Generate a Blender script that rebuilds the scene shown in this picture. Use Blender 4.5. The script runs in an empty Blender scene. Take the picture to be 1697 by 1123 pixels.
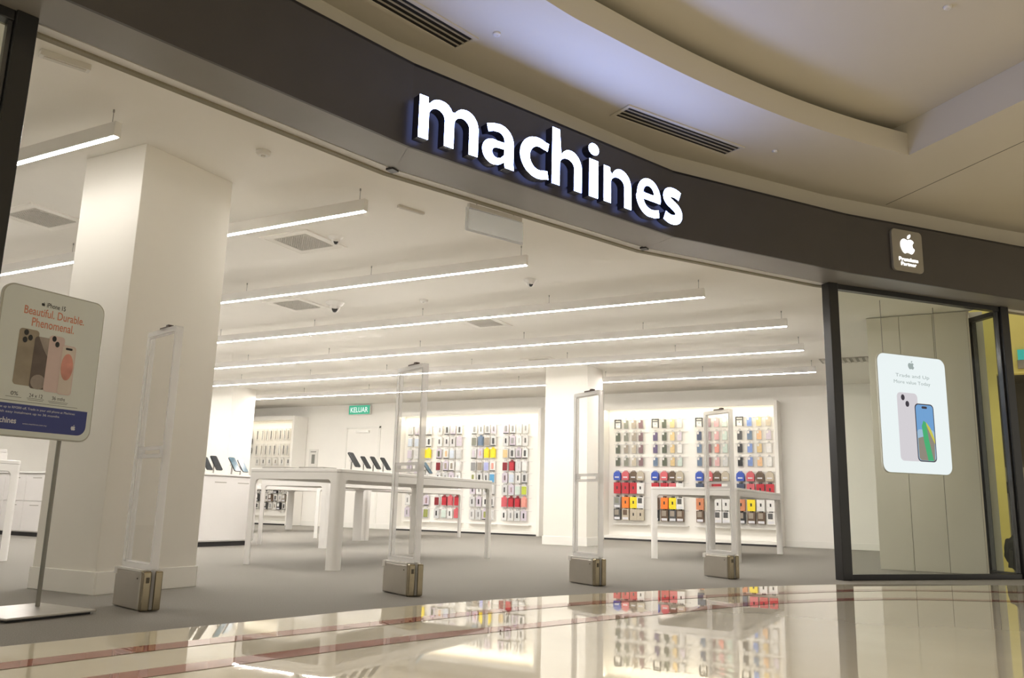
import bpy, bmesh, math, random
from mathutils import Vector, Matrix
from mathutils.geometry import tessellate_polygon

random.seed(7)
SC = bpy.context.scene
COL = SC.collection
PI = math.pi

# ------------------------------------------------------------------ camera
cam_d = bpy.data.cameras.new('camera')
cam_d.sensor_width = 36.0
cam_d.lens = 29.384
cam_d.clip_end = 200
cam = bpy.data.objects.new('camera', cam_d)
COL.objects.link(cam)
yaw, pitch, roll = math.radians(28.154), math.radians(11.312), math.radians(1.505)
fw = Vector((-math.sin(yaw) * math.cos(pitch), math.cos(yaw) * math.cos(pitch), math.sin(pitch)))
rt = Vector((math.cos(yaw), math.sin(yaw), 0))
up = rt.cross(fw)
r2 = rt * math.cos(roll) + up * math.sin(roll)
u2 = -rt * math.sin(roll) + up * math.cos(roll)
cam.matrix_world = Matrix((( r2.x, u2.x, -fw.x, 0.0), (r2.y, u2.y, -fw.y, 0.0), (r2.z, u2.z, -fw.z, 0.61), (0, 0, 0, 1)))
SC.camera = cam

# ------------------------------------------------------------------ world, light, exposure
W = bpy.data.worlds.new('mall_ambient')
SC.world = W
W.use_nodes = True
bg = W.node_tree.nodes['Background']
bg.inputs[0].default_value = (1.0, 0.93, 0.80, 1)
bg.inputs[1].default_value = 0.72
LINE_LIGHT = 102.0
SC.view_settings.view_transform = 'Standard'
SC.view_settings.look = 'None'
SC.view_settings.gamma = 1.0
SC.view_settings.use_curve_mapping = False
SC.view_settings.exposure = 0.0
try:
    SC.cycles.use_denoising = True
    SC.cycles.max_bounces = 10
    SC.cycles.transparent_max_bounces = 24
except Exception:
    pass

# ------------------------------------------------------------------ materials
MATS = {}
def pmat(name, col, rough=0.6, metal=0.0, noise=0.0, scale=8.0, bump=0.0, bscale=200.0, emis=None, estr=0.0, spec=0.5, coat=0.0):
    m = bpy.data.materials.new(name); m.use_nodes = True
    nt = m.node_tree; b = nt.nodes['Principled BSDF']
    b.inputs['Base Color'].default_value = (*col, 1)
    b.inputs['Roughness'].default_value = rough
    b.inputs['Metallic'].default_value = metal
    b.inputs['Specular IOR Level'].default_value = spec
    if coat:
        b.inputs['Coat Weight'].default_value = coat; b.inputs['Coat Roughness'].default_value = 0.02
    if emis:
        b.inputs['Emission Color'].default_value = (*emis, 1); b.inputs['Emission Strength'].default_value = estr
    tc = nt.nodes.new('ShaderNodeTexCoord')
    if noise:
        n = nt.nodes.new('ShaderNodeTexNoise'); n.inputs['Scale'].default_value = scale; n.inputs['Detail'].default_value = 5
        rp = nt.nodes.new('ShaderNodeValToRGB')
        rp.color_ramp.elements[0].position = 0.3; rp.color_ramp.elements[1].position = 0.7
        rp.color_ramp.elements[0].color = (*[max(0, c * (1 - noise)) for c in col], 1)
        rp.color_ramp.elements[1].color = (*[min(1, c * (1 + noise)) for c in col], 1)
        nt.links.new(tc.outputs['Object'], n.inputs['Vector'])
        nt.links.new(n.outputs['Fac'], rp.inputs['Fac']); nt.links.new(rp.outputs['Color'], b.inputs['Base Color'])
    if bump:
        n2 = nt.nodes.new('ShaderNodeTexNoise'); n2.inputs['Scale'].default_value = bscale; n2.inputs['Detail'].default_value = 3
        bp = nt.nodes.new('ShaderNodeBump'); bp.inputs['Strength'].default_value = bump; bp.inputs['Distance'].default_value = 0.01
        nt.links.new(tc.outputs['Object'], n2.inputs['Vector'])
        nt.links.new(n2.outputs['Fac'], bp.inputs['Height']); nt.links.new(bp.outputs['Normal'], b.inputs['Normal'])
    MATS[name] = m
    return m
def emat(name, col, s):
    m = bpy.data.materials.new(name); m.use_nodes = True
    nt = m.node_tree; nt.nodes.clear()
    o = nt.nodes.new('ShaderNodeOutputMaterial'); e = nt.nodes.new('ShaderNodeEmission')
    e.inputs[0].default_value = (*col, 1); e.inputs[1].default_value = s
    nt.links.new(e.outputs[0], o.inputs[0]); MATS[name] = m
    return m
def clear(name, tint, refl, white=0.0, wcol=(0.9, 0.9, 0.9), rough=0.02):
    """thin clear sheet: transparent body, fresnel gloss, optional milky share"""
    m = bpy.data.materials.new(name); m.use_nodes = True
    nt = m.node_tree; nt.nodes.clear()
    o = nt.nodes.new('ShaderNodeOutputMaterial')
    t = nt.nodes.new('ShaderNodeBsdfTransparent'); t.inputs[0].default_value = (*tint, 1)
    g = nt.nodes.new('ShaderNodeBsdfGlossy'); g.inputs['Roughness'].default_value = rough
    lw = nt.nodes.new('ShaderNodeLayerWeight'); lw.inputs[0].default_value = 0.5
    pw = nt.nodes.new('ShaderNodeMath'); pw.operation = 'POWER'; pw.inputs[1].default_value = 5.0
    fr = nt.nodes.new('ShaderNodeMath'); fr.operation = 'MULTIPLY_ADD'; r0 = ((refl - 1) / (refl + 1)) ** 2
    nt.links.new(lw.outputs['Facing'], pw.inputs[0]); nt.links.new(pw.outputs[0], fr.inputs[0]); fr.inputs[1].default_value = 0.8 * (1 - r0); fr.inputs[2].default_value = r0
    mx = nt.nodes.new('ShaderNodeMixShader')
    nt.links.new(fr.outputs[0], mx.inputs[0]); nt.links.new(t.outputs[0], mx.inputs[1]); nt.links.new(g.outputs[0], mx.inputs[2])
    last = mx
    if white:
        d = nt.nodes.new('ShaderNodeBsdfDiffuse'); d.inputs[0].default_value = (*wcol, 1)
        tl = nt.nodes.new('ShaderNodeBsdfTranslucent'); tl.inputs[0].default_value = (*wcol, 1)
        m1 = nt.nodes.new('ShaderNodeMixShader'); m1.inputs[0].default_value = 0.5
        nt.links.new(d.outputs[0], m1.inputs[1]); nt.links.new(tl.outputs[0], m1.inputs[2])
        m2 = nt.nodes.new('ShaderNodeMixShader'); m2.inputs[0].default_value = white
        nt.links.new(mx.outputs[0], m2.inputs[1]); nt.links.new(m1.outputs[0], m2.inputs[2]); last = m2
    nt.links.new(last.outputs[0], o.inputs[0]); MATS[name] = m
    return m

pmat('store_ceiling', (0.88, 0.85, 0.79), 0.9, noise=0.015, scale=1.5)
pmat('wall_white', (0.91, 0.885, 0.835), 0.85, noise=0.012, scale=2)
pmat('column_paint', (0.86, 0.83, 0.765), 0.8, noise=0.015, scale=2)
pmat('skirting', (0.88, 0.86, 0.81), 0.55, noise=0.01, scale=4)
pmat('carpet', (0.29, 0.272, 0.243), 0.97, noise=0.16, scale=160, bump=0.5, bscale=500)
pmat('marble', (0.84, 0.76, 0.57), 0.012, noise=0.05, scale=1.4, bump=0.0028, bscale=2.6, spec=0.8, coat=0.5)
pmat('red_marble', (0.42, 0.13, 0.085), 0.015, noise=0.12, scale=7, spec=0.7, coat=0.3)
pmat('fascia', (0.058, 0.052, 0.050), 0.42, noise=0.05, scale=3)
pmat('soffit', (0.21, 0.198, 0.185), 0.38, noise=0.04, scale=3)
pmat('black_gap', (0.012, 0.011, 0.010), 0.7, noise=0.05)
pmat('track', (0.70, 0.68, 0.66), 0.45, noise=0.03)
pmat('header_olive', (0.24, 0.215, 0.15), 0.7, noise=0.03)
pmat('mall_paint', (0.60, 0.56, 0.475), 0.85, noise=0.015, scale=1.2)
pmat('frame_black', (0.014, 0.014, 0.015), 0.28, noise=0.05)
pmat('frame_edge', (0.10, 0.10, 0.105), 0.25, metal=0.8, noise=0.05)
pmat('table_white', (0.84, 0.82, 0.79), 0.30, noise=0.01, scale=3)
pmat('cabinet_white', (0.86, 0.83, 0.81), 0.35, noise=0.01, scale=3)
pmat('plinth_dark', (0.045, 0.043, 0.045), 0.6, noise=0.05)
pmat('light_housing', (0.78, 0.76, 0.73), 0.45, noise=0.01)
pmat('cable_grey', (0.35, 0.34, 0.33), 0.5, metal=0.6, noise=0.03)
pmat('gate_metal', (0.50, 0.47, 0.42), 0.30, metal=0.85, noise=0.05, scale=6)
pmat('gate_end', (0.34, 0.29, 0.20), 0.22, metal=0.9, noise=0.08, scale=12)
pmat('gate_cap', (0.78, 0.76, 0.72), 0.35, metal=0.3, noise=0.03)
pmat('gate_slot', (0.10, 0.085, 0.06), 0.4, metal=0.5, noise=0.1)
pmat('brown_plastic', (0.085, 0.055, 0.045), 0.4, noise=0.1)
pmat('brushed_steel', (0.60, 0.58, 0.55), 0.32, metal=0.9, noise=0.05, scale=30)
pmat('pole_grey', (0.26, 0.25, 0.22), 0.4, metal=0.5, noise=0.04)
pmat('poster_paper', (0.72, 0.75, 0.71), 0.5, noise=0.01)
pmat('poster_frame', (0.47, 0.46, 0.40), 0.4, metal=0.4, noise=0.02)
pmat('poster_blue', (0.045, 0.06, 0.24), 0.45, noise=0.03)
pmat('ink_dark', (0.03, 0.03, 0.03), 0.6, noise=0.05)
pmat('ink_grey', (0.22, 0.22, 0.20), 0.6, noise=0.05)
pmat('ink_coral', (0.66, 0.25, 0.15), 0.6, noise=0.05)
pmat('ink_white', (0.72, 0.72, 0.76), 0.6, noise=0.02)
pmat('ph_gold', (0.33, 0.28, 0.21), 0.5, noise=0.12, scale=12)
pmat('ph_bronze', (0.13, 0.10, 0.085), 0.5, noise=0.3, scale=10)
pmat('ph_bronze_light', (0.34, 0.29, 0.25), 0.5, noise=0.2, scale=10)
pmat('ph_pink', (0.68, 0.53, 0.49), 0.5, noise=0.03, scale=8)
pmat('ph_pink_red', (0.66, 0.30, 0.24), 0.5, noise=0.25, scale=9)
pmat('ph_cream', (0.68, 0.60, 0.52), 0.5, noise=0.05, scale=9)
pmat('panel_grey', (0.74, 0.71, 0.63), 0.6, noise=0.02, scale=2)
pmat('panel_edge', (0.72, 0.66, 0.56), 0.6, noise=0.02)
pmat('seam_dark', (0.16, 0.15, 0.13), 0.8, noise=0.05)
pmat('yellow_paint', (0.74, 0.66, 0.22), 0.8, noise=0.03, scale=2)
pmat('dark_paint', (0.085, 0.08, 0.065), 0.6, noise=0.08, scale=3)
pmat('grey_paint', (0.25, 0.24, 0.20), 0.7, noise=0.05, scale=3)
pmat('teal', (0.04, 0.35, 0.32), 0.5, noise=0.05, emis=(0.05, 0.5, 0.45), estr=0.4)
pmat('bag_cloth', (0.05, 0.053, 0.047), 0.9, noise=0.3, scale=14, bump=0.4, bscale=40)
pmat('black_plastic', (0.016, 0.016, 0.017), 0.35, noise=0.1)
pmat('white_plastic', (0.78, 0.76, 0.72), 0.4, noise=0.01)
pmat('grille', (0.66, 0.63, 0.57), 0.6, noise=0.02)
pmat('grille_back', (0.40, 0.375, 0.33), 0.8, noise=0.03)
pmat('sign_side', (0.018, 0.020, 0.045), 0.35, noise=0.05)
pmat('badge_metal', (0.33, 0.31, 0.27), 0.35, metal=0.35, noise=0.03)
pmat('ph_screen', (0.03, 0.034, 0.04), 0.12, noise=0.15, scale=20)
pmat('ph_screen_blue', (0.05, 0.12, 0.17), 0.15, noise=0.2, scale=20)
OUTPUT = [0.62, 0.9, 1.0, 1.1, 1.2, 1.2, 1.7]        # uneven strengths chosen for the light: dim by near column, brighter rearward
for _i, _k in enumerate(OUTPUT): emat('line_glow_%d' % _i, (1.0, 0.962, 0.91), LINE_LIGHT * _k)
emat('led_strip', (1.0, 0.91, 0.72), 34.0)
emat('letter_glow', (0.34, 0.46, 1.0), 26.0)
emat('added_letter_bloom', (0.30, 0.40, 1.0), 1.6)  # weak glow added to letter backs, stands in for bloom on the fascia
emat('badge_glow', (1.0, 0.98, 0.95), 3.0)
emat('screen_white', (0.97, 1.02, 1.10), 1.05)
emat('screen_grey', (0.42, 0.48, 0.50), 1.0)
emat('screen_pink', (0.80, 0.74, 0.84), 1.0)
emat('screen_dark', (0.06, 0.05, 0.07), 1.0)
emat('screen_sky', (0.20, 0.42, 0.82), 1.0)
emat('screen_sky_light', (0.42, 0.60, 0.85), 1.0)
emat('screen_green', (0.08, 0.50, 0.22), 1.0)
emat('screen_yellow', (0.72, 0.66, 0.10), 1.0)
emat('screen_stone', (0.33, 0.29, 0.25), 1.0)
emat('exit_green', (0.10, 0.50, 0.30), 1.0)
emat('exit_white', (0.90, 1.0, 0.93), 1.0)
clear('glass', (0.91, 0.925, 0.89), 1.22)
clear('acrylic_pane', (0.975, 0.975, 0.97), 1.35)
clear('acrylic_edge', (0.93, 0.93, 0.93), 1.5, 0.50, (0.88, 0.87, 0.86), 0.1)
clear('acrylic_rim', (0.95, 0.95, 0.95), 1.5, 0.75, (0.93, 0.92, 0.91), 0.1)
clear('acrylic_sign', (0.93, 0.94, 0.95), 1.4, 0.30, (0.66, 0.68, 0.70), 0.2)
clear('packet_film', (0.95, 0.95, 0.95), 1.4, 0.65, (0.82, 0.81, 0.80), 0.2)

# ------------------------------------------------------------------ helpers
class MB:
    def __init__(s):
        s.v = []; s.f = []; s.m = []
    def add(s, vs, fs, mi=0):
        b = len(s.v); s.v += [tuple(v) for v in vs]
        s.f += [tuple(i + b for i in f) for f in fs]; s.m += [mi] * len(fs)
        return s
    def box(s, x0, x1, y0, y1, z0, z1, mi=0):
        vs = [(x0, y0, z0), (x1, y0, z0), (x1, y1, z0), (x0, y1, z0), (x0, y0, z1), (x1, y0, z1), (x1, y1, z1), (x0, y1, z1)]
        return s.add(vs, [(0, 3, 2, 1), (4, 5, 6, 7), (0, 1, 5, 4), (1, 2, 6, 5), (2, 3, 7, 6), (3, 0, 4, 7)], mi)
    def prism(s, poly, z0, z1, mi=0, cap=True):
        """poly: list of xy (ccw), extruded in z"""
        n = len(poly)
        vs = [(x, y, z0) for x, y in poly] + [(x, y, z1) for x, y in poly]
        fs = [(i, (i + 1) % n, n + (i + 1) % n, n + i) for i in range(n)]
        if cap:
            fs += [tuple(range(n - 1, -1, -1)), tuple(range(n, 2 * n))]
        return s.add(vs, fs, mi)
    def tube(s, pts, r, n=8, mi=0, closed=False):
        pts = [Vector(p) for p in pts]; rings = []; N = len(pts)
        for i, p in enumerate(pts):
            if closed:
                d = pts[(i + 1) % N] - pts[i - 1]
            else:
                d = pts[min(i + 1, N - 1)] - pts[max(i - 1, 0)]
            d.normalize()
            a = Vector((0, 0, 1)) if abs(d.z) < 0.9 else Vector((1, 0, 0))
            e1 = d.cross(a).normalized(); e2 = d.cross(e1)
            rings.append([p + (e1 * math.cos(2 * PI * k / n) + e2 * math.sin(2 * PI * k / n)) * r for k in range(n)])
        vs = [v for rg in rings for v in rg]; fs = []
        M = N if closed else N - 1
        for i in range(M):
            j = (i + 1) % N
            for k in range(n):
                k2 = (k + 1) % n
                fs.append((i * n + k, i * n + k2, j * n + k2, j * n + k))
        if not closed:
            fs += [tuple(range(n - 1, -1, -1)), tuple((N - 1) * n + k for k in range(n))]
        return s.add(vs, fs, mi)
    def lathe(s, prof, c=(0, 0, 0), n=20, mi=0):
        """prof: (r, z) from bottom to top"""
        vs = []; fs = []; m = len(prof)
        for r, z in prof:
            for k in range(n):
                a = 2 * PI * k / n
                vs.append((c[0] + r * math.cos(a), c[1] + r * math.sin(a), c[2] + z))
        for i in range(m - 1):
            for k in range(n):
                k2 = (k + 1) % n
                fs.append((i * n + k, i * n + k2, (i + 1) * n + k2, (i + 1) * n + k))
        fs += [tuple(range(n - 1, -1, -1)), tuple((m - 1) * n + k for k in range(n))]
        return s.add(vs, fs, mi)
    def xf(s, M):
        s.v = [tuple(M @ Vector(v)) for v in s.v]; return s
    def mesh(s, name, mats, smooth=False):
        me = bpy.data.meshes.new(name); me.from_pydata(s.v, [], s.f)
        for m in (mats if isinstance(mats, (list, tuple)) else [mats]):
            me.materials.append(MATS[m] if isinstance(m, str) else m)
        me.polygons.foreach_set('material_index', s.m)
        if smooth:
            me.polygons.foreach_set('use_smooth', [True] * len(s.f))
        me.update(); fix_normals(me)
        return me
    def build(s, name, mats, parent=None, smooth=False, bevel=0.0, seg=2):
        o = bpy.data.objects.new(name, s.mesh(name, mats, smooth)); COL.objects.link(o)
        if parent: o.parent = parent
        if bevel:
            b = o.modifiers.new('bevel', 'BEVEL'); b.width = bevel; b.segments = seg; b.limit_method = 'ANGLE'; b.angle_limit = math.radians(40)
        if smooth:
            smooth_by_angle(o.data)
        return o

def fix_normals(me):
    bm = bmesh.new(); bm.from_mesh(me); bmesh.ops.recalc_face_normals(bm, faces=bm.faces); bm.to_mesh(me); bm.free()
def smooth_by_angle(me, ang=35):
    bm = bmesh.new(); bm.from_mesh(me)
    for e in bm.edges:
        if len(e.link_faces) == 2 and e.calc_face_angle(0) > math.radians(ang): e.smooth = False
    bm.to_mesh(me); bm.free()

def thing(name, label, cat, loc=(0, 0, 0), rz=0.0, group=None, kind=None):
    o = bpy.data.objects.new(name, None); COL.objects.link(o)
    o.empty_display_size = 0.1
    o.location = loc; o.rotation_euler = (0, 0, rz)
    return tag(o, label, cat, group, kind)
def tag(o, label=None, cat=None, group=None, kind=None):
    if label: o['label'] = label
    if cat: o['category'] = cat
    if group: o['group'] = group
    if kind: o['kind'] = kind
    return o
def inst(name, me, parent, M=None, mats=None):
    o = bpy.data.objects.new(name, me); COL.objects.link(o); o.parent = parent
    if M is not None: o.matrix_local = M
    if mats:
        for i, m in enumerate(mats):
            o.material_slots[i].link = 'OBJECT'; o.material_slots[i].material = MATS[m] if isinstance(m, str) else m
    return o
def flat_poly(pts, z, holes=()):
    """flat polygon with holes -> MB"""
    loops = [[Vector((x, y, 0)) for x, y in pts]] + [[Vector((x, y, 0)) for x, y in h] for h in holes]
    tri = tessellate_polygon(loops); allv = [v for l in loops for v in l]
    m = MB(); m.add([(v.x, v.y, z) for v in allv], [tuple(t) for t in tri]); return m
def basis(o, u, v, n):
    u, v, n, o = Vector(u), Vector(v), Vector(n), Vector(o)
    return Matrix(((u.x, v.x, n.x, o.x), (u.y, v.y, n.y, o.y), (u.z, v.z, n.z, o.z), (0, 0, 0, 1)))
def rrect(x0, x1, y0, y1, r, k=6):
    out = []
    for cx, cy, a0 in ((x1 - r, y0 + r, -PI / 2), (x1 - r, y1 - r, 0), (x0 + r, y1 - r, PI / 2), (x0 + r, y0 + r, PI)):
        for i in range(k + 1):
            a = a0 + PI / 2 * i / k; out.append((cx + r * math.cos(a), cy + r * math.sin(a)))
    return out
def text_mb(body, bold=0.0, extrude=0.0, spacing=1.0, res=4):
    """text outline as a mesh in its own xy plane, normalised: returns MB and its box"""
    cu = bpy.data.curves.new('lettering', 'FONT'); cu.body = body; cu.size = 1.0
    cu.offset = bold; cu.extrude = extrude; cu.space_character = spacing; cu.resolution_u = res
    ob = bpy.data.objects.new('lettering', cu); COL.objects.link(ob)
    dg = bpy.context.evaluated_depsgraph_get(); me = bpy.data.meshes.new_from_object(ob.evaluated_get(dg))
    m = MB(); m.add([v.co[:] for v in me.vertices], [tuple(p.vertices) for p in me.polygons])
    bpy.data.objects.remove(ob); bpy.data.curves.remove(cu); bpy.data.meshes.remove(me)
    xs = [v[0] for v in m.v]; ys = [v[1] for v in m.v]
    return m, (min(xs), max(xs), min(ys), max(ys))
def fit(m, bb, x0, x1, y0, y1):
    sx = (x1 - x0) / (bb[1] - bb[0]); sy = (y1 - y0) / (bb[3] - bb[2])
    m.v = [(x0 + (v[0] - bb[0]) * sx, y0 + (v[1] - bb[2]) * sy, v[2]) for v in m.v]; return m
def text_on(name, body, M, x0, x1, y0, y1, z, mat, parent, bold=0.01, label=None):
    m, bb = text_mb(body, bold)
    fit(m, bb, x0, x1, y0, y1); m.v = [(v[0], v[1], z) for v in m.v]; m.xf(M)
    return tag(m.build(name, mat, parent), label)
def offset_poly(P, d):
    """offset an open xy polyline to its left by d"""
    out = []
    for i, p in enumerate(P):
        a = Vector(P[max(i - 1, 0)]); b = Vector(P[min(i + 1, len(P) - 1)]); p = Vector(p)
        n1 = None
        for q0, q1 in ((a, p), (p, b)):
            if (q1 - q0).length > 1e-6:
                t = (q1 - q0).normalized(); nn = Vector((-t.y, t.x)); n1 = nn if n1 is None else (n1 + nn)
        n1.normalize(); out.append(tuple(p + n1 * d))
    return out
def smooth_line(P, k=6):
    out = []
    for i in range(len(P) - 1):
        p0 = Vector(P[max(i - 1, 0)]); p1 = Vector(P[i]); p2 = Vector(P[i + 1]); p3 = Vector(P[min(i + 2, len(P) - 1)])
        for j in range(k):
            t = j / k
            out.append(tuple(0.5 * ((2 * p1) + (p2 - p0) * t + (2 * p0 - 5 * p1 + 4 * p2 - p3) * t * t + (3 * p1 - p0 - 3 * p2 + p3) * t ** 3)))
    out.append(tuple(P[-1])); return out

# ------------------------------------------------------------------ plan lines
FP = [(-4.15, -4.0), (-4.15, -1.2), (-3.80, 1.4), (-3.07, 4.23), (-2.04, 6.72), (-0.82, 8.45), (0.74, 10.26), (2.2, 11.8)]
IP = [(-4.52, -4.0), (-4.50, -1.2), (-4.13, 1.4), (-3.385, 4.50), (-2.36, 6.93), (-1.10, 8.75), (0.56, 10.60), (1.90, 12.1)]
ZS, ZT, ZC, ZM, ZR = 2.925, 3.53, 3.015, 3.80, 4.01
TH = smooth_line([(-3.80, 0.3), (-3.60, 1.5), (-3.48, 2.2), (-3.33, 3.0), (-3.21, 3.55), (-3.06, 4.28), (-2.73, 5.22), (-2.36, 6.03), (-1.91, 6.88), (-1.42, 7.70), (-0.96, 8.32), (-0.275, 8.97), (0.46, 9.53)], 5)

# ------------------------------------------------------------------ floors
carpet = TH + [(0.60, 10.60), (0.22, 11.05), (0.22, 17.0), (-19, 17.0), (-19, 0.3)]
tag(flat_poly(carpet, 0.0).build('floor', 'carpet'), 'grey short pile carpet covering the shop floor', 'floor', kind='structure')
marble = [(14, -8), (14, 18), (0.22, 18), (0.22, 11.05), (0.60, 10.60)] + TH[::-1] + [(-4.4, 0.3), (-4.4, -8)]
fm = flat_poly(marble, 0.0).build('floor_mall', 'marble')
tag(fm, 'polished cream marble walkway of the mall in the foreground', 'floor', kind='structure')
def band(name, P, w, label):
    P = smooth_line(P, 5); a = offset_poly(P, w / 2); b = offset_poly(P, -w / 2); m = MB()
    n = len(P)
    m.add([(x, y, 0.0015) for x, y in a] + [(x, y, 0.0015) for x, y in b], [(i, i + 1, n + i + 1, n + i) for i in range(n - 1)])
    o = m.build(name, 'red_marble'); tag(o, label, 'floor border', kind='structure'); return o
band('trim_1', [(-3.55, -4), (-3.32, 0.6), (-3.09, 1.95), (-2.96, 2.67), (-2.69, 3.73), (-2.44, 4.70), (-2.09, 5.58), (-1.28, 7.05), (-0.56, 8.0), (0.41, 8.62), (1.6, 9.2)], 0.135, 'red brown marble band next to the carpet edge')
band('trim_2', [(-3.10, -4), (-2.84, 0.6), (-2.66, 1.75), (-2.55, 2.31), (-2.33, 3.25), (-2.07, 4.02), (-1.50, 5.60), (-1.13, 6.36), (-0.50, 7.17), (0.36, 7.68), (1.6, 8.25)], 0.135, 'red brown marble band nearer the viewer')

# ------------------------------------------------------------------ store shell
ceil_poly = [(-4.37, 0.3)] + IP[2:6] + [(0.56, 10.60), (0.22, 11.05), (0.22, 16.7), (-19, 16.7), (-19, 0.3)]
ceil = flat_poly(ceil_poly, ZC).build('ceiling', 'store_ceiling')
tag(ceil, 'plain warm white plaster ceiling inside the shop', 'ceiling', kind='structure')
def wall(name, x0, x1, y0, y1, label, mat='wall_white', z1=ZC, skirt=None):
    o = MB().box(x0, x1, y0, y1, 0, z1).build(name, mat); tag(o, label, 'wall', kind='structure')
    return o
wb = wall('wall_back', -19, 0.22, 16.62, 16.82, 'warm white back wall of the shop behind the displays')
wl = wall('wall_left', -19.2, -19, 0.3, 16.82, 'warm white far left wall of the shop')
ws = wall('wall_side', -19, -4.37, 0.1, 0.3, 'warm white wall closing the shop on the near side')
wr = wall('wall_right', 0.22, 0.36, 11.10, 16.82, 'wall closing the shop on the right behind the window')
for y0, nm, x0, x1 in ((16.60, 'baseboard_back', -19, 0.22),):
    o = MB().box(x0, x1, 16.605, 16.62, 0, 0.12).build(nm, 'skirting', bevel=0.004); tag(o, 'low white skirting board along the back wall', 'skirting', kind='structure')
o = MB().box(-19.0, -18.985, 0.3, 16.6, 0, 0.12).build('baseboard_left', 'skirting'); tag(o, 'low white skirting board along the far left wall', 'skirting', kind='structure')
# flush door under the exit sign
d = thing('door_1', 'flush white staff door in the back wall under the exit sign', 'door', (-13.0, 16.62, 0), kind='structure')
MB().box(-0.48, 0.48, -0.012, 0.0, 0.01, 2.40).build('door_leaf', 'wall_white', d, bevel=0.004)
MB().box(-0.53, -0.49, -0.02, 0.0, 0.0, 2.45).box(0.49, 0.53, -0.02, 0, 0, 2.45).box(-0.53, 0.53, -0.02, 0, 2.41, 2.45).build('door_frame', 'skirting', d)
MB().tube([(0.36, -0.01, 1.0), (0.36, -0.05, 1.0), (0.26, -0.05, 1.0)], 0.01).build('door_handle', 'brushed_steel', d)
MB().box(-0.2, 0.2, -0.06, -0.012, 2.30, 2.35).build('door_closer', 'gate_cap', d)

def column(name, label, x0, x1, y0, y1):
    t = thing(name, label, 'column', ((x0 + x1) / 2, (y0 + y1) / 2, 0), kind='structure')
    a, b = (x1 - x0) / 2, (y1 - y0) / 2
    MB().box(-a, a, -b, b, 0, ZC).build('shaft', 'column_paint', t, bevel=0.004)
    e = 0.012
    MB().box(-a - e, a + e, -b - e, -b, 0, 0.14).build('skirting_board', 'skirting', t, bevel=0.003)
    MB().box(-a - e, a + e, b, b + e, 0, 0.14).build('skirting_board', 'skirting', t, bevel=0.003)
    MB().box(-a - e, -a, -b, b, 0, 0.14).build('skirting_board', 'skirting', t, bevel=0.003)
    MB().box(a, a + e, -b, b, 0, 0.14).build('skirting_board', 'skirting', t, bevel=0.003)
    return t
column('column', 'large square plastered column just inside the entrance on the left', -5.47, -4.83, 3.58, 4.37)
column('column', 'square white column between the two lit wall displays', -6.27, -5.48, 13.0, 13.68)
column('column', 'square white column standing before the far left wall display', -14.55, -13.76, 13.0, 13.68)

# ------------------------------------------------------------------ shopfront fascia
wf = thing('wall_front', 'dark grey faceted shopfront fascia over the open entrance', 'fascia', kind='structure')
BK = offset_poly(FP, 0.24)
for i in range(len(FP) - 1):
    (ax, ay), (bx, by) = FP[i], FP[i + 1]; (cx, cy), (dx, dy) = IP[i], IP[i + 1]
    (ex, ey), (gx, gy) = BK[i], BK[i + 1]
    t = (Vector((bx, by)) - Vector((ax, ay))).normalized(); n = Vector((t.y, -t.x)); k = 0.02
    # front sheet, 2 cm thick
    m = MB(); m.prism([(ax, ay), (ax - n.x * k, ay - n.y * k), (bx - n.x * k, by - n.y * k), (bx, by)], ZS, ZT)
    m.build('fascia_panel', 'fascia', wf)
    m = MB(); m.prism([(ax, ay), (ex, ey), (gx, gy), (bx, by)], ZT - 0.02, ZT - 0.001); m.build('fascia_top', 'fascia', wf)
    # soffit, slightly above the lower edge
    m = MB(); m.prism([(ax - n.x * k, ay - n.y * k), (cx, cy), (dx, dy), (bx - n.x * k, by - n.y * k)], ZS, ZS + 0.02); m.build('soffit_panel', 'soffit', wf)
    # shadow gap, pale track and header behind it
    inn = offset_poly(IP, 0.02); tr = offset_poly(IP, 0.095); hd = offset_poly(IP, 0.14)
    m = MB(); m.prism([(cx, cy), inn[i], inn[i + 1], (dx, dy)], ZS + 0.012, ZS + 0.03); m.build('shadow_gap', 'black_gap', wf)
    m = MB(); m.prism([inn[i], tr[i], tr[i + 1], inn[i + 1]], ZS + 0.004, ZS + 0.03); m.build('door_track', 'track', wf)
    m = MB(); m.prism([tr[i], hd[i], hd[i + 1], tr[i + 1]], ZS - 0.008, ZC + 0.01); m.build('header', 'header_olive', wf)
for i in (3, 4):
    x, y = IP[i]
    MB().box(x - 0.05, x + 0.01, y - 0.035, y + 0.035, ZS - 0.012, ZS + 0.006).build('track_stop', 'black_plastic', wf)
# bulkhead wall behind and above the fascia
m = MB()
for i in range(len(BK) - 1):
    (ax, ay), (bx, by) = BK[i], BK[i + 1]; t = (Vector((bx, by)) - Vector((ax, ay))).normalized(); n = Vector((-t.y, t.x)) * 0.1
    m.prism([(ax, ay), (bx, by), (bx + n.x, by + n.y), (ax + n.x, ay + n.y)], ZC + 0.05, ZM + 0.02)
tag(m.build('wall_bulkhead', 'mall_paint'), 'beige bulkhead wall set back above the dark fascia', 'wall', kind='structure')

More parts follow.
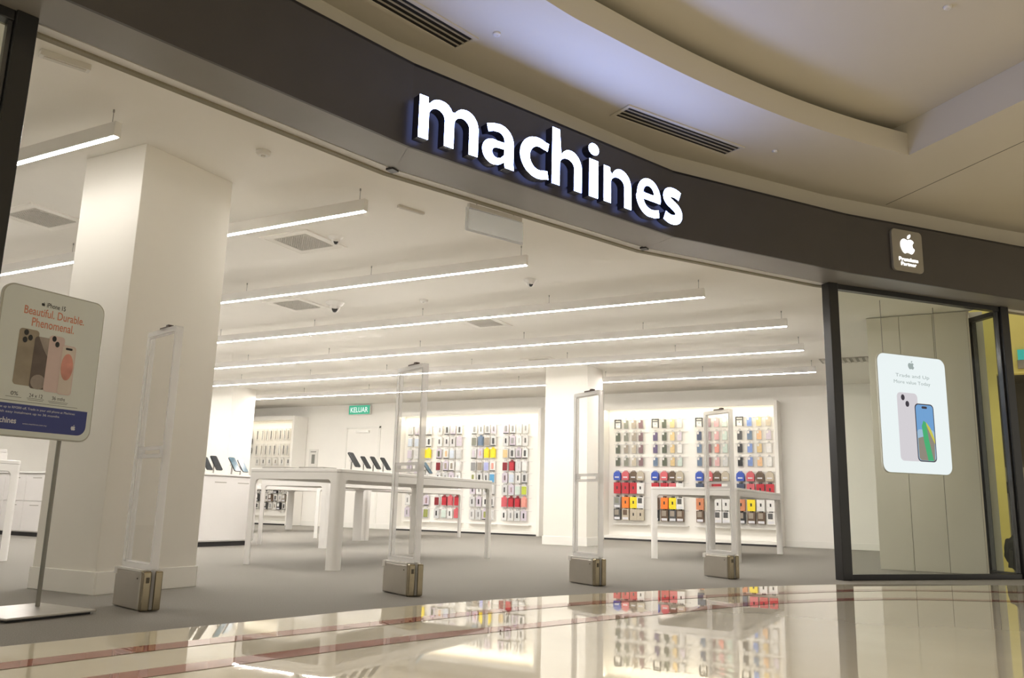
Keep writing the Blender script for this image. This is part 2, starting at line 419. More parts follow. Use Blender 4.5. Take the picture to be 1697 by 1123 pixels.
# ------------------------------------------------------------------ mall ceiling
rec = smooth_line([(-2.95, 0.2), (-2.78, 1.6), (-2.52, 3.0), (-2.14, 4.34), (-1.94, 4.87), (-1.56, 5.73), (-1.12, 6.56), (-0.68, 7.25), (-0.21, 7.87)], 6)
hole = rec + [(0.64, 7.11), (3.2, 4.85), (5.5, 2.0), (5.5, -5), (-2.95, -5)]
outer = BK + [(2.6, 13.2), (9, 13.2), (9, -8), (-4.6, -8)]
mc = thing('ceiling_mall', 'beige mall ceiling with a raised curved tray', 'ceiling', kind='structure')
flat_poly(outer, ZM, [hole]).build('lower_ceiling', 'mall_paint', mc)
ZK = 4.115
m = MB(); n = len(rec)
m.add([(x, y, ZM) for x, y in rec] + [(x, y, ZR) for x, y in rec], [(i, i + 1, n + i + 1, n + i) for i in range(n - 1)])
m.build('tray_lip', 'mall_paint', mc)
cov = offset_poly(rec, 0.5)
m = MB(); m.add([(x, y, ZR) for x, y in rec] + [(x, y, ZR) for x, y in cov] + [(x, y, ZK) for x, y in cov], [(i, i + 1, n + i + 1, n + i) for i in range(n - 1)] + [(n + i, n + i + 1, 2 * n + i + 1, 2 * n + i) for i in range(n - 1)])
m.build('cove', 'mall_paint', mc)
rest = [rec[-1]] + hole[len(rec):] + [rec[0]]; k = len(rest); m = MB()
m.add([(x, y, ZM) for x, y in rest] + [(x, y, ZK) for x, y in rest], [(i, i + 1, k + i + 1, k + i) for i in range(k - 1)])
m.add([(*rec[-1], ZR), (*cov[-1], ZR), (*cov[-1], ZK), (*rec[-1], ZK)], [(0, 1, 2, 3)])
m.build('tray_edge', 'mall_paint', mc)
flat_poly(cov + hole[len(rec) - 1:], ZK).build('tray_ceiling', 'mall_paint', mc)
p, q = Vector((-0.49, 9.12)), Vector((1.9, 6.75)); t = (q - p).normalized(); nn = Vector((-t.y, t.x)) * 0.004
m = MB(); m.prism([tuple(p - nn), tuple(q - nn), tuple(q + nn), tuple(p + nn)], ZM - 0.002, ZM + 0.01); m.build('panel_joint', 'seam_dark', mc)

# ------------------------------------------------------------------ linear lamps
ORD = ['first', 'second', 'third', 'fourth', 'fifth', 'sixth', 'seventh', 'eighth', 'ninth', 'tenth', 'eleventh', 'twelfth']
LAMPS = [(3.14, -4.53, -13.0), (4.88, -3.93, -14.0), (6.68, -3.44, -15.0), (8.47, -2.25, -16.0), (10.22, -1.72, -16.5), (11.86, -1.79, -16.5), (13.80, -1.91, -16.5)]
lab = ['closest to the entrance post, over the left table', 'passing behind the large near column', 'third back from the entrance', 'fourth back from the entrance', 'fifth back from the entrance', 'sixth back, just before the white columns', 'farthest back, passing behind the columns']
for i, (y, xr, xl) in enumerate(LAMPS):
    t = thing('linear_lamp', 'long white suspended line lamp, ' + lab[i], 'ceiling lamp', (xr, y, 2.82), group='suspended line lamps')
    L = xl - xr
    m = MB(); m.box(L, 0, -0.022, -0.013, 0, 0.095).box(L, 0, 0.013, 0.022, 0, 0.095).box(L, 0, -0.013, 0.013, 0.087, 0.095); m.build('housing', 'light_housing', t)
    MB().box(-0.004, 0.004, -0.023, 0.023, -0.001, 0.096).build('end_cap', 'white_plastic', t)
    MB().box(L - 0.004, L + 0.004, -0.023, 0.023, -0.001, 0.096).build('end_cap', 'white_plastic', t)
    MB().box(L + 0.005, -0.005, -0.0125, 0.0125, -0.006, 0.006).build('diffuser', 'line_glow_%d' % i, t)
    cab = MB().tube([(0, 0, 0.095), (0, 0, ZC - 2.82)], 0.0025, 6).lathe([(0.006, ZC - 2.82 - 0.02), (0.006, ZC - 2.82 - 0.001)], n=8).mesh('suspension_cable', 'cable_grey')
    x = -0.06
    while x > L:
        inst('suspension_cable', cab, t, Matrix.Translation((x, 0, 0))); x -= 1.75

# ------------------------------------------------------------------ glazing and posts
def frame_member(m, a, b, w, d, z0, z1):
    """vertical slab between plan points a and b (width along the line), depth d"""
    a, b = Vector(a), Vector(b); t = (b - a).normalized(); n = Vector((-t.y, t.x)) * d / 2
    m.prism([tuple(a - n), tuple(b - n), tuple(b + n), tuple(a + n)], z0, z1)
def window(name, a, b, label, z1=ZS, pw=0.09, post_a=True, post_b=True, sill=0.05):
    a, b = Vector(a), Vector(b); t = (b - a).normalized()
    w = thing(name, label, 'window', (a.x, a.y, 0), kind='structure')
    o = Matrix.Translation((-a.x, -a.y, 0))
    for flag, p, q in ((post_a, a, a + t * pw), (post_b, b - t * pw, b)):
        if flag:
            m = MB(); frame_member(m, p, q, pw, 0.11, 0, z1); m.xf(o).build('post', 'frame_black', w, bevel=0.006)
    i0, i1 = a + t * (pw if post_a else 0), b - t * (pw if post_b else 0)
    m = MB(); frame_member(m, i0, i1, 0, 0.07, 0, sill); m.xf(o).build('bottom_rail', 'frame_black', w, bevel=0.004)
    m = MB(); frame_member(m, i0, i1, 0, 0.07, z1 - 0.055, z1); m.xf(o).build('top_rail', 'frame_black', w, bevel=0.004)
    for p in (i0 + t * 0.012, i1 - t * 0.012):
        m = MB(); frame_member(m, p - t * 0.011, p + t * 0.011, 0, 0.05, sill, z1 - 0.055); m.xf(o).build('glazing_bead', 'frame_edge', w, bevel=0.003)
    m = MB(); frame_member(m, i0, i1, 0, 0.012, sill, z1 - 0.055); m.xf(o).build('pane', 'glass', w)
    return w
tA = (Vector((-3.93, 2.23)) - Vector((-4.13, 1.4))).normalized()
window('window_1', Vector((-3.935, 2.21)) - tA * 1.6, (-3.935, 2.21), 'narrow shopfront glass pane with black post at the left edge', pw=0.10)
window('window_2', (-1.085, 8.765), (0.56, 10.60), 'large black framed shop window with hanging lit screen', pw=0.115, sill=0.055)
window('window_3', (0.54, 10.66), (0.20, 11.08), 'side glass pane returning behind the right window corner', post_a=False, pw=0.075)

# grey partition behind the screen
t = thing('window_partition', 'tall grey panelled partition behind the hanging screen in the window', 'partition', (-0.9, 10.98, 0))
for k in range(3):
    x0 = k * 0.365; MB().box(x0 + 0.002, x0 + 0.363, 0.0, 0.05, 0.0, ZC - 0.01).build('board', 'panel_grey', t, bevel=0.003)
MB().box(1.095, 1.113, -0.008, 0.09, 0, ZC - 0.01).build('edge_trim', 'panel_edge', t)
MB().box(0.0, 1.09, 0.05, 0.06, 0.0, ZC - 0.01).build('backing', 'seam_dark', t)

# ------------------------------------------------------------------ illuminated sign lettering
A, B = Vector(FP[3]), Vector(FP[4]); tB = (B - A).normalized(); nB = Vector((tB.y, -tB.x))
MS = basis((A.x, A.y, 0), (tB.x, tB.y, 0), (0, 0, 1), (nB.x, nB.y, 0))
sign = thing('shop_sign', 'white illuminated shop name lettering on the dark fascia', 'sign', (A.x + tB.x * 1.35, A.y + tB.y * 1.35, 2.96))
MSL = sign.matrix_basis.inverted() if False else Matrix.Translation((-(A.x + tB.x * 1.35), -(A.y + tB.y * 1.35), -2.96)) @ MS
Z0, ZX, ZA = 2.966, 3.270, 3.412

def arc(cx, cy, rx, ry, a0, a1, k=14):
    return [(cx + rx * math.cos(math.radians(a0 + (a1 - a0) * i / k)), cy + ry * math.sin(math.radians(a0 + (a1 - a0) * i / k))) for i in range(k + 1)]
# letter outlines in a unit where x height = 1 ; list of (outer, holes)
def g_n(w=1.05, st=0.27, xh=1.0, h=1.0, left=0.0):
    # stem with arch
    ro = w - left; yc = xh - 0.42
    outer = [(left, 0), (left + st, 0), (left + st, yc - 0.02)] + arc(left + (st + w - st) / 2 + 0.0, yc, (w - st - (left + st)) / 2, 0.19, 180, 0, 12) + [(w - st, 0), (w, 0), (w, yc + 0.02)]
    outer += arc(w - 0.40, yc + 0.02, 0.40, 0.42, 0, 90, 10) + arc(w - 0.42, yc + 0.02, 0.36, 0.42, 90, 150, 6)
    outer += [(left + st - 0.02, h if h > xh else xh - 0.14)] if h > xh else [(left + st - 0.03, xh - 0.13), (left + st - 0.04, xh - 0.02)]
    outer += [(left, h if h > xh else xh - 0.02)]
    return [(outer, [])]
def g_m():
    st, w = 0.26, 1.64; yc = 0.58
    o = [(0, 0), (st, 0), (st, yc)] + arc(0.475, yc, 0.215, 0.20, 180, 0, 10) + [(0.69, 0), (0.95, 0), (0.95, yc)]
    o += arc(1.165, yc, 0.215, 0.20, 180, 0, 10) + [(1.38, 0), (w, 0), (w, yc + 0.04)]
    o += arc(w - 0.36, yc + 0.04, 0.36, 0.39, 0, 90, 10) + arc(1.26, yc + 0.05, 0.36, 0.38, 90, 145, 6)
    o += [(0.90, 0.84)] + arc(0.62, 0.68, 0.30, 0.33, 30, 90, 6) + arc(0.56, 0.66, 0.34, 0.35, 92, 145, 6) + [(0.235, 0.84), (0.225, 0.98), (0, 0.98)]
    return [(o, [])]
def g_i():
    return [([(0.02, 0), (0.30, 0), (0.30, 0.98), (0.02, 0.98)], []), (arc(0.16, 1.26, 0.165, 0.155, 0, 345, 20), [])]
def g_c():
    o = arc(0.52, 0.5, 0.52, 0.515, 55, 305, 26)
    o[0] = (0.84, 0.955); o[-1] = (0.84, 0.045)
    i = arc(0.55, 0.5, 0.27, 0.295, 300, 60, 20)
    o = o + [(0.80, 0.25)] + i[1:-1] + [(0.80, 0.75)]
    return [(o, [])]
def g_e():
    o = [(0.27, 0.43)] + [(0.945, 0.43)] + [(0.96, 0.52)] + arc(0.50, 0.53, 0.46, 0.485, 10, 180, 18) + arc(0.54, 0.50, 0.54, 0.515, 185, 262, 10) + [(0.72, 0.0), (0.90, 0.055), (0.87, 0.25), (0.72, 0.21)] + arc(0.60, 0.48, 0.33, 0.285, 275, 205, 8)
    h = [(0.27, 0.60)] + arc(0.485, 0.60, 0.215, 0.22, 175, 5, 12) + [(0.70, 0.60)]
    return [(o, [h])]
def g_a():
    o = [(0.66, 0.0), (0.90, 0.0), (0.885, 0.15), (0.885, 0.60)] + arc(0.485, 0.61, 0.40, 0.405, 0, 90, 10) + [(0.28, 0.985), (0.11, 0.92), (0.16, 0.745), (0.30, 0.80)] + arc(0.44, 0.63, 0.18, 0.185, 90, 0, 6) + [(0.62, 0.60)]
    o += [(0.42, 0.59)] + arc(0.33, 0.295, 0.33, 0.305, 85, 270, 18) + [(0.46, 0.02), (0.62, 0.125), (0.645, 0.0)]
    h = [(0.62, 0.44), (0.47, 0.43)] + arc(0.41, 0.30, 0.135, 0.125, 100, 270, 10) + [(0.52, 0.20), (0.615, 0.30)]
    return [(o, [h])]
def g_s():
    c = smooth_line([(0.69, 0.83), (0.56, 0.875), (0.40, 0.88), (0.25, 0.83), (0.185, 0.715), (0.25, 0.615), (0.40, 0.545), (0.55, 0.47), (0.645, 0.375), (0.64, 0.25), (0.54, 0.155), (0.38, 0.12), (0.24, 0.14), (0.11, 0.19)], 4)
    hw = 0.128; L = offset_poly(c, hw); R = offset_poly(c, -hw)
    return [([L[i], L[i + 1], R[i + 1], R[i]], 'stroke') for i in range(len(c) - 1)]
def g_h():
    return g_n(1.05, 0.27, 1.0, 1.47)
GLY = [('m', g_m, -0.006, 0.484, Z0 - 0.006, ZX), ('a', g_a, 0.521, 0.808, Z0 - 0.016, ZX - 0.004), ('c', g_c, 0.863, 1.141, Z0 - 0.006, ZX + 0.008), ('h', g_h, 1.174, 1.482, Z0, ZA),
       ('i', g_i, 1.554, 1.668, Z0 + 0.002, ZA), ('n', g_n, 1.723, 2.039, Z0 + 0.005, ZX + 0.010), ('e', g_e, 2.099, 2.402, Z0 + 0.004, ZX + 0.028), ('s', g_s, 2.435, 2.680, Z0 + 0.008, ZX + 0.03)]
for ch, fn, x0, x1, z0, z1 in GLY:
    shp = fn(); xs = [p[0] for o, h in shp for p in o]; ys = [p[1] for o, h in shp for p in o]
    ax, bx, ay, by = min(xs), max(xs), min(ys), max(ys)
    S = lambda p: (x0 + (p[0] - ax) / (bx - ax) * (x1 - x0), z0 + (p[1] - ay) / (by - ay) * (z1 - z0))
    m = MB()
    for o, hs in shp:
        if hs == 'stroke':
            q = [S(p) for p in o]
            m.add([(x, y, 0.105) for x, y in q] + [(x, y, 0.030) for x, y in q], [(0, 1, 2, 3)], 0)
            m.add([(x, y, 0.105) for x, y in q] + [(x, y, 0.030) for x, y in q], [(0, 1, 5, 4), (2, 3, 7, 6)] + ([(3, 0, 4, 7)] if o is shp[0][0] else []) + ([(1, 2, 6, 5)] if o is shp[-1][0] else []), 1)
            m.add([(x, y, 0.030) for x, y in q], [(0, 1, 2, 3)], 2)
            continue
        loops = [[Vector((*S(p), 0)) for p in o]] + [[Vector((*S(p), 0)) for p in h] for h in hs]
        tri = tessellate_polygon(loops); av = [v for l in loops for v in l]
        m.add([(v.x, v.y, 0.105) for v in av], [tuple(tt) for tt in tri], 0)
        m.add([(v.x, v.y, 0.030) for v in av], [tuple(tt) for tt in tri], 2)
        for l in loops:
            k = len(l); m.add([(v.x, v.y, 0.105) for v in l] + [(v.x, v.y, 0.030) for v in l], [(i, (i + 1) % k, k + (i + 1) % k, k + i) for i in range(k)], 1)
    m.xf(MSL).build('letter', ['letter_glow', 'sign_side', 'added_letter_bloom'], sign)
    m2 = MB(); xm, zm = (x0 + x1) / 2, z0 + 0.12
    for sx in (x0 + 0.05, x1 - 0.05): m2.box(sx - 0.008, sx + 0.008, z0 + 0.05, z0 + 0.066, 0.0, 0.031)
    m2.xf(MSL).build('stand_off', 'sign_side', sign)

# ------------------------------------------------------------------ partner badge
A2, B2 = Vector(FP[5]), Vector(FP[6]); tD = (B2 - A2).normalized(); nD = Vector((tD.y, -tD.x))
bl = Vector((A2.x + tD.x * 0.745, A2.y + tD.y * 0.745, 3.02))
badge = thing('partner_badge', 'rounded grey metal badge with white lit fruit emblem on the fascia', 'sign', bl)
MD = basis((0, 0, 0), (tD.x, tD.y, 0), (0, 0, 1), (nD.x, nD.y, 0))
MB().prism(rrect(-0.20, 0.20, 0, 0.435, 0.045), 0.0, 0.03).xf(MD).build('plate', 'badge_metal', badge, bevel=0.004)
body = [(0.0, 0.66), (0.10, 0.70), (0.22, 0.715), (0.33, 0.67), (0.40, 0.59), (0.33, 0.52), (0.30, 0.42), (0.33, 0.31), (0.43, 0.235), (0.38, 0.12), (0.29, 0.015), (0.20, -0.02), (0.08, 0.02), (0.0, 0.03), (-0.09, 0.02), (-0.20, -0.02), (-0.30, 0.03), (-0.40, 0.17), (-0.46, 0.35), (-0.45, 0.52), (-0.37, 0.65), (-0.24, 0.715), (-0.11, 0.695)]
body = smooth_line(body + [body[0]], 3)[:-1]
leaf = [(0.0, 0.75), (0.10, 0.77), (0.19, 0.86), (0.21, 0.98), (0.10, 0.95), (0.02, 0.87)]
def emblem(x, y, s):
    m = MB()
    for pl in (body, smooth_line(leaf + [leaf[0]], 3)[:-1]):
        m.add([(x + a * s, y + b * s, 0.0) for a, b in pl], [tuple(range(len(pl)))])
    return m
def emblem_on(x, y, s, z, M, mat, parent):
    m = MB()
    for pl in (body, smooth_line(leaf + [leaf[0]], 3)[:-1]):
        vv = [Vector((x + a * s, y + b * s, 0)) for a, b in pl]; tri = tessellate_polygon([vv])
        m.add([(v.x, v.y, z) for v in vv], [tuple(q) for q in tri])
    return m.xf(M).build('emblem', mat, parent)
emblem_on(0.0, 0.192, 0.205, 0.034, MD, 'badge_glow', badge)
text_on('badge_text', 'Premium', MD, -0.125, 0.125, 0.105, 0.145, 0.034, 'badge_glow', badge, 0.02)
text_on('badge_text', 'Partner', MD, -0.10, 0.10, 0.058, 0.095, 0.034, 'badge_glow', badge, 0.02)

# ------------------------------------------------------------------ hanging screen in the window
scr = thing('window_screen', 'bright rounded advertising screen hanging in the shop window', 'screen', (-0.697, 10.05, 1.075))
MW = basis((0, 0, 0), (tD.x, tD.y, 0), (0, 0, 1), (nD.x, nD.y, 0))
MB().prism(rrect(-0.06, 0.96, 0, 1.335, 0.10, 8), -0.022, 0.0).xf(MW).build('case', 'white_plastic', scr, bevel=0.004)
MB().prism(rrect(-0.052, 0.952, 0.008, 1.327, 0.094, 8), 0.0, 0.002).xf(MW).build('display', 'screen_white', scr)
for sx in (0.05, 0.85):
    MB().tube([(sx, 1.335, -0.012), (sx, ZC - 1.075, -0.012)], 0.004, 6).xf(MW).build('suspension_rod', 'cable_grey', scr)
MB().prism(rrect(0.20, 0.50, 0.14, 0.90, 0.05), 0.002, 0.003).xf(MW).build('phone_picture', 'screen_pink', scr)
MB().prism(rrect(0.45, 0.73, 0.14, 0.79, 0.05), 0.003, 0.004).xf(MW).build('phone_picture', 'screen_dark', scr)
MB().prism(rrect(0.462, 0.718, 0.152, 0.778, 0.042), 0.004, 0.0045).xf(MW).build('phone_scene', 'screen_sky', scr)
MB().prism(rrect(0.462, 0.718, 0.152, 0.50, 0.042), 0.0045, 0.005).xf(MW).build('phone_scene', 'screen_sky_light', scr)
MB().prism([(0.50, 0.155), (0.70, 0.155), (0.715, 0.40), (0.66, 0.52), (0.60, 0.56), (0.55, 0.42), (0.47, 0.40), (0.47, 0.18)], 0.005, 0.0055).xf(MW).build('phone_scene', 'screen_stone', scr)
MB().prism([(0.60, 0.155), (0.68, 0.155), (0.625, 0.40), (0.60, 0.58), (0.565, 0.60), (0.535, 0.54), (0.555, 0.36)], 0.0055, 0.006).xf(MW).build('phone_scene', 'screen_green', scr)
MB().prism([(0.60, 0.585), (0.66, 0.52), (0.715, 0.40), (0.715, 0.34), (0.66, 0.44), (0.605, 0.55)], 0.006, 0.0065).xf(MW).build('phone_scene', 'screen_yellow', scr)
MB().prism(rrect(0.55, 0.63, 0.735, 0.762, 0.013), 0.006, 0.0065).xf(MW).build('camera_picture', 'screen_dark', scr)
for cx, cy in ((0.285, 0.845), (0.345, 0.775)):
    MB().prism([(cx + 0.027 * math.cos(k * PI / 8), cy + 0.034 * math.sin(k * PI / 8)) for k in range(16)], 0.003, 0.004).xf(MW).build('camera_picture', 'screen_dark', scr)
emblem_on(0.44, 1.175, 0.10, 0.003, MW, 'screen_grey', scr)
text_on('screen_text', 'Trade and Up', MW, 0.20, 0.70, 1.065, 1.115, 0.003, 'screen_grey', scr, 0.0)
text_on('screen_text', 'More value Today', MW, 0.17, 0.71, 0.99, 1.04, 0.003, 'screen_grey', scr, 0.0)

# ------------------------------------------------------------------ anti theft gates
GL, GH = 0.385, 1.585
def ring_mb(o0, o1, y0, y1, mi=0):
    """frame between two equal-length xz loops, extruded in y"""
    n = len(o0); m = MB()
    vs = [(x, y0, z) for x, z in o0] + [(x, y0, z) for x, z in o1] + [(x, y1, z) for x, z in o0] + [(x, y1, z) for x, z in o1]
    fs = []
    for i in range(n):
        j = (i + 1) % n
        fs += [(i, j, n + j, n + i), (2 * n + i, 3 * n + i, 3 * n + j, 2 * n + j), (i, 2 * n + i, 2 * n + j, j), (n + i, n + j, 3 * n + j, 3 * n + i)]
    return m.add(vs, fs, mi)
def gate_meshes():
    g = {}
    prof = rrect(-GL, -0.050, 0.004, 0.206, 0.012, 2)
    g['base'] = MB().box(-GL, -0.050, -0.052, 0.052, 0.004, 0.206).mesh('base', 'gate_metal')
    g['base_end'] = MB().box(-0.0495, -0.004, -0.052, -0.010, 0.004, 0.212).mesh('base_end', 'gate_end')
    g['base_end_b'] = MB().box(-0.0495, 0.0, 0.010, 0.052, 0.004, 0.212).mesh('base_end', 'gate_end')
    g['slot'] = MB().box(-0.049, -0.034, -0.045, 0.045, 0.0, 0.20).mesh('slot', 'gate_slot')
    g['lock_plate'] = MB().box(-0.004, -0.002, -0.040, -0.022, 0.150, 0.180).mesh('lock_plate', 'gate_slot')
    g['foot_bar'] = MB().box(-0.030, -0.006, -0.0075, 0.0075, 0.01, 0.225).mesh('foot_bar', 'acrylic_edge')
    g['cap'] = MB().box(-GL - 0.006, -0.050, -0.054, 0.054, 0.2062, 0.217).box(-GL - 0.008, -GL + 0.03, -0.056, 0.056, 0.178, 0.216).mesh('cap', 'gate_cap')
    o0, o1 = rrect(-GL + 0.004, -0.004, 0.217, GH, 0.014, 3), rrect(-GL + 0.022, -0.022, 0.245, GH - 0.03, 0.010, 3)
    g['outer_frame'] = ring_mb(o0, o1, -0.022, 0.022).mesh('outer_frame', 'acrylic_edge')
    o2 = rrect(-GL + 0.032, -0.032, 0.255, GH - 0.042, 0.008, 3)
    g['inner_frame'] = ring_mb(o1, o2, -0.012, -0.008).mesh('inner_frame', 'acrylic_rim')
    g['pane'] = MB().add([(-GL + 0.022, 0, 0.245), (-0.022, 0, 0.245), (-0.022, 0, GH - 0.03), (-GL + 0.022, 0, GH - 0.03)], [(0, 1, 2, 3)]).mesh('pane', 'acrylic_pane')
    g['crossbar'] = ring_mb(rrect(-GL + 0.024, -0.024, 0.830, 0.895, 0.008, 2), rrect(-GL + 0.06, -0.06, 0.850, 0.875, 0.008, 2), -0.016, 0.016).mesh('crossbar', 'acrylic_edge')
    g['top_tag'] = MB().box(-0.24, -0.12, -0.014, 0.014, GH + 0.0005, GH + 0.012).box(-0.155, -0.125, -0.016, 0.016, GH + 0.010, GH + 0.020).mesh('top_tag', 'brown_plastic')
    g['screw'] = MB().lathe([(0.004, -0.002), (0.004, 0.002)], n=8).xf(Matrix.Translation((-0.085, -0.0535, 0.17)) @ Matrix.Rotation(PI / 2, 4, 'X')).mesh('screw', 'gate_slot')
    return g
GM = gate_meshes()
glab = ['clear anti theft gate on metal base in front of the large near column', 'clear anti theft gate before the rear corner of the long white table', 'clear anti theft gate in front of the middle white column', 'clear anti theft gate beside the table near the right wall display']
for i, (x, y, dx, dy) in enumerate(((-3.925, 3.27, -0.965, 0.262), (-3.27, 4.845, -0.90, 0.436), (-2.60, 6.48, -0.85, 0.527), (-1.905, 8.07, -0.82, 0.572))):
    t = thing('security_gate', glab[i], 'security gate', (x, y, 0), math.atan2(-dy, -dx), 'anti theft gates across the entrance')
    for k in GM:
        o = inst('base_end' if k == 'base_end_b' else k, GM[k], t)
        if k.startswith('base'):
            b = o.modifiers.new('bevel', 'BEVEL'); b.width = 0.008; b.segments = 2

# ------------------------------------------------------------------ poster stand
ps = thing('poster_stand', 'floor standing poster with blue band on a thin grey pole', 'poster stand', (-4.39, 2.93, 0))
o = MB().box(-0.14, 0.33, -0.37, 0.11, 0.012, 0.024).build('base_plate', 'brushed_steel', ps, bevel=0.004)
MB().box(-0.12, 0.31, -0.35, 0.09, 0.0, 0.012).build('base_pad', 'black_plastic', ps)
MB().tube([(0, 0, 0.02), (0, 0, 1.30)], 0.0115, 12).build('pole', 'pole_grey', ps, True)
MP = basis((0.015, -0.44, 0.90), (0, 1, 0), (0, 0, 1), (1, 0, 0))     # u = along board, v = up, w = to the viewer
MB().prism(rrect(0, 0.60, 0, 0.805, 0.065, 8), -0.004, 0.016).xf(MP).build('board', 'poster_frame', ps, bevel=0.003)
brd = MB().prism(rrect(0.008, 0.592, 0.008, 0.797, 0.06, 8), 0.016, 0.017).xf(MP).build('poster', 'poster_paper', ps)
band_p = [(0.03, 0.035)] + [p for p in rrect(0.03, 0.565, 0.035, 0.17, 0.05, 6)][0:7] + [(0.565, 0.172), (0.03, 0.172)]
MB().prism(band_p, 0.017, 0.0175).xf(MP).build('blue_band', 'poster_blue', ps)
text_on('headline', 'Beautiful. Durable.', MP, 0.125, 0.475, 0.655, 0.70, 0.0178, 'ink_coral', ps, 0.008)
text_on('headline', 'Phenomenal.', MP, 0.175, 0.42, 0.595, 0.642, 0.0178, 'ink_coral', ps, 0.008)
emblem_on(0.225, 0.715, 0.022, 0.0178, MP, 'ink_dark', ps)
text_on('small_text', 'iPhone 15', MP, 0.245, 0.355, 0.712, 0.738, 0.0178, 'ink_dark', ps, 0.01)
def pic(name, x0, x1, y0, y1, r, z, mat):
    MB().prism(rrect(x0, x1, y0, y1, r, 4), z, z + 0.0004).xf(MP).build(name, mat, ps)
pic('phone_picture', 0.115, 0.225, 0.272, 0.575, 0.018, 0.0175, 'ph_gold')
pic('phone_picture', 0.205, 0.298, 0.262, 0.545, 0.018, 0.0179, 'ph_bronze')
MB().prism([(0.225, 0.545), (0.295, 0.545), (0.295, 0.43), (0.26, 0.48)], 0.0184, 0.0186).xf(MP).build('phone_picture', 'ph_bronze_light', ps)
MB().prism(arc(0.252, 0.30, 0.042, 0.04, 0, 345, 16), 0.0184, 0.0186).xf(MP).build('phone_picture', 'ph_bronze_light', ps)
pic('phone_picture', 0.285, 0.375, 0.255, 0.565, 0.018, 0.0188, 'ph_pink')
pic('phone_picture', 0.362, 0.448, 0.25, 0.525, 0.018, 0.0192, 'ph_pink')
pic('phone_picture', 0.367, 0.443, 0.255, 0.52, 0.015, 0.0196, 'ph_cream')
MB().prism(arc(0.405, 0.405, 0.036, 0.075, 0, 345, 18), 0.020, 0.0202).xf(MP).build('phone_picture', 'ph_pink_red', ps)
pic('camera_picture', 0.385, 0.425, 0.500, 0.512, 0.005, 0.0203, 'ink_dark')
for cx, cy in ((0.153, 0.555), (0.150, 0.515), (0.178, 0.53), (0.312, 0.548), (0.333, 0.52)):
    MB().prism(arc(cx, cy, 0.0125, 0.016, 0, 340, 12), 0.0195, 0.0199).xf(MP).build('camera_picture', 'ink_dark', ps)
for tx, x0, x1 in (('0%', 0.115, 0.155), ('24 x 12', 0.215, 0.29), ('36 mths', 0.345, 0.42)):
    text_on('small_text', tx, MP, x0, x1, 0.215, 0.235, 0.0178, 'ink_dark', ps, 0.0)
for x0, x1, y in ((0.09, 0.175, 0.205), (0.205, 0.30, 0.207), (0.325, 0.44, 0.205), (0.33, 0.435, 0.197), (0.21, 0.295, 0.199), (0.06, 0.50, 0.185)):
    MB().box(x0, x1, y, y + 0.0025, 0.0175, 0.0179).xf(MP).build('small_print', 'ink_grey', ps)
text_on('band_text', 'Get up to RM300 off, Trade in your old phone at Machines', MP, 0.055, 0.49, 0.142, 0.158, 0.0178, 'ink_white', ps, 0.0)
text_on('band_text', 'with easy instalment up to 36 months', MP, 0.055, 0.40, 0.118, 0.134, 0.0178, 'ink_white', ps, 0.0)
text_on('band_text', 'machines', MP, 0.035, 0.165, 0.068, 0.098, 0.0178, 'ink_white', ps, 0.02)
text_on('band_text', 'www.machines.com.my', MP, 0.20, 0.335, 0.066, 0.076, 0.0178, 'ink_white', ps, 0.0)
emblem_on(0.49, 0.062, 0.03, 0.0178, MP, 'ink_white', ps)

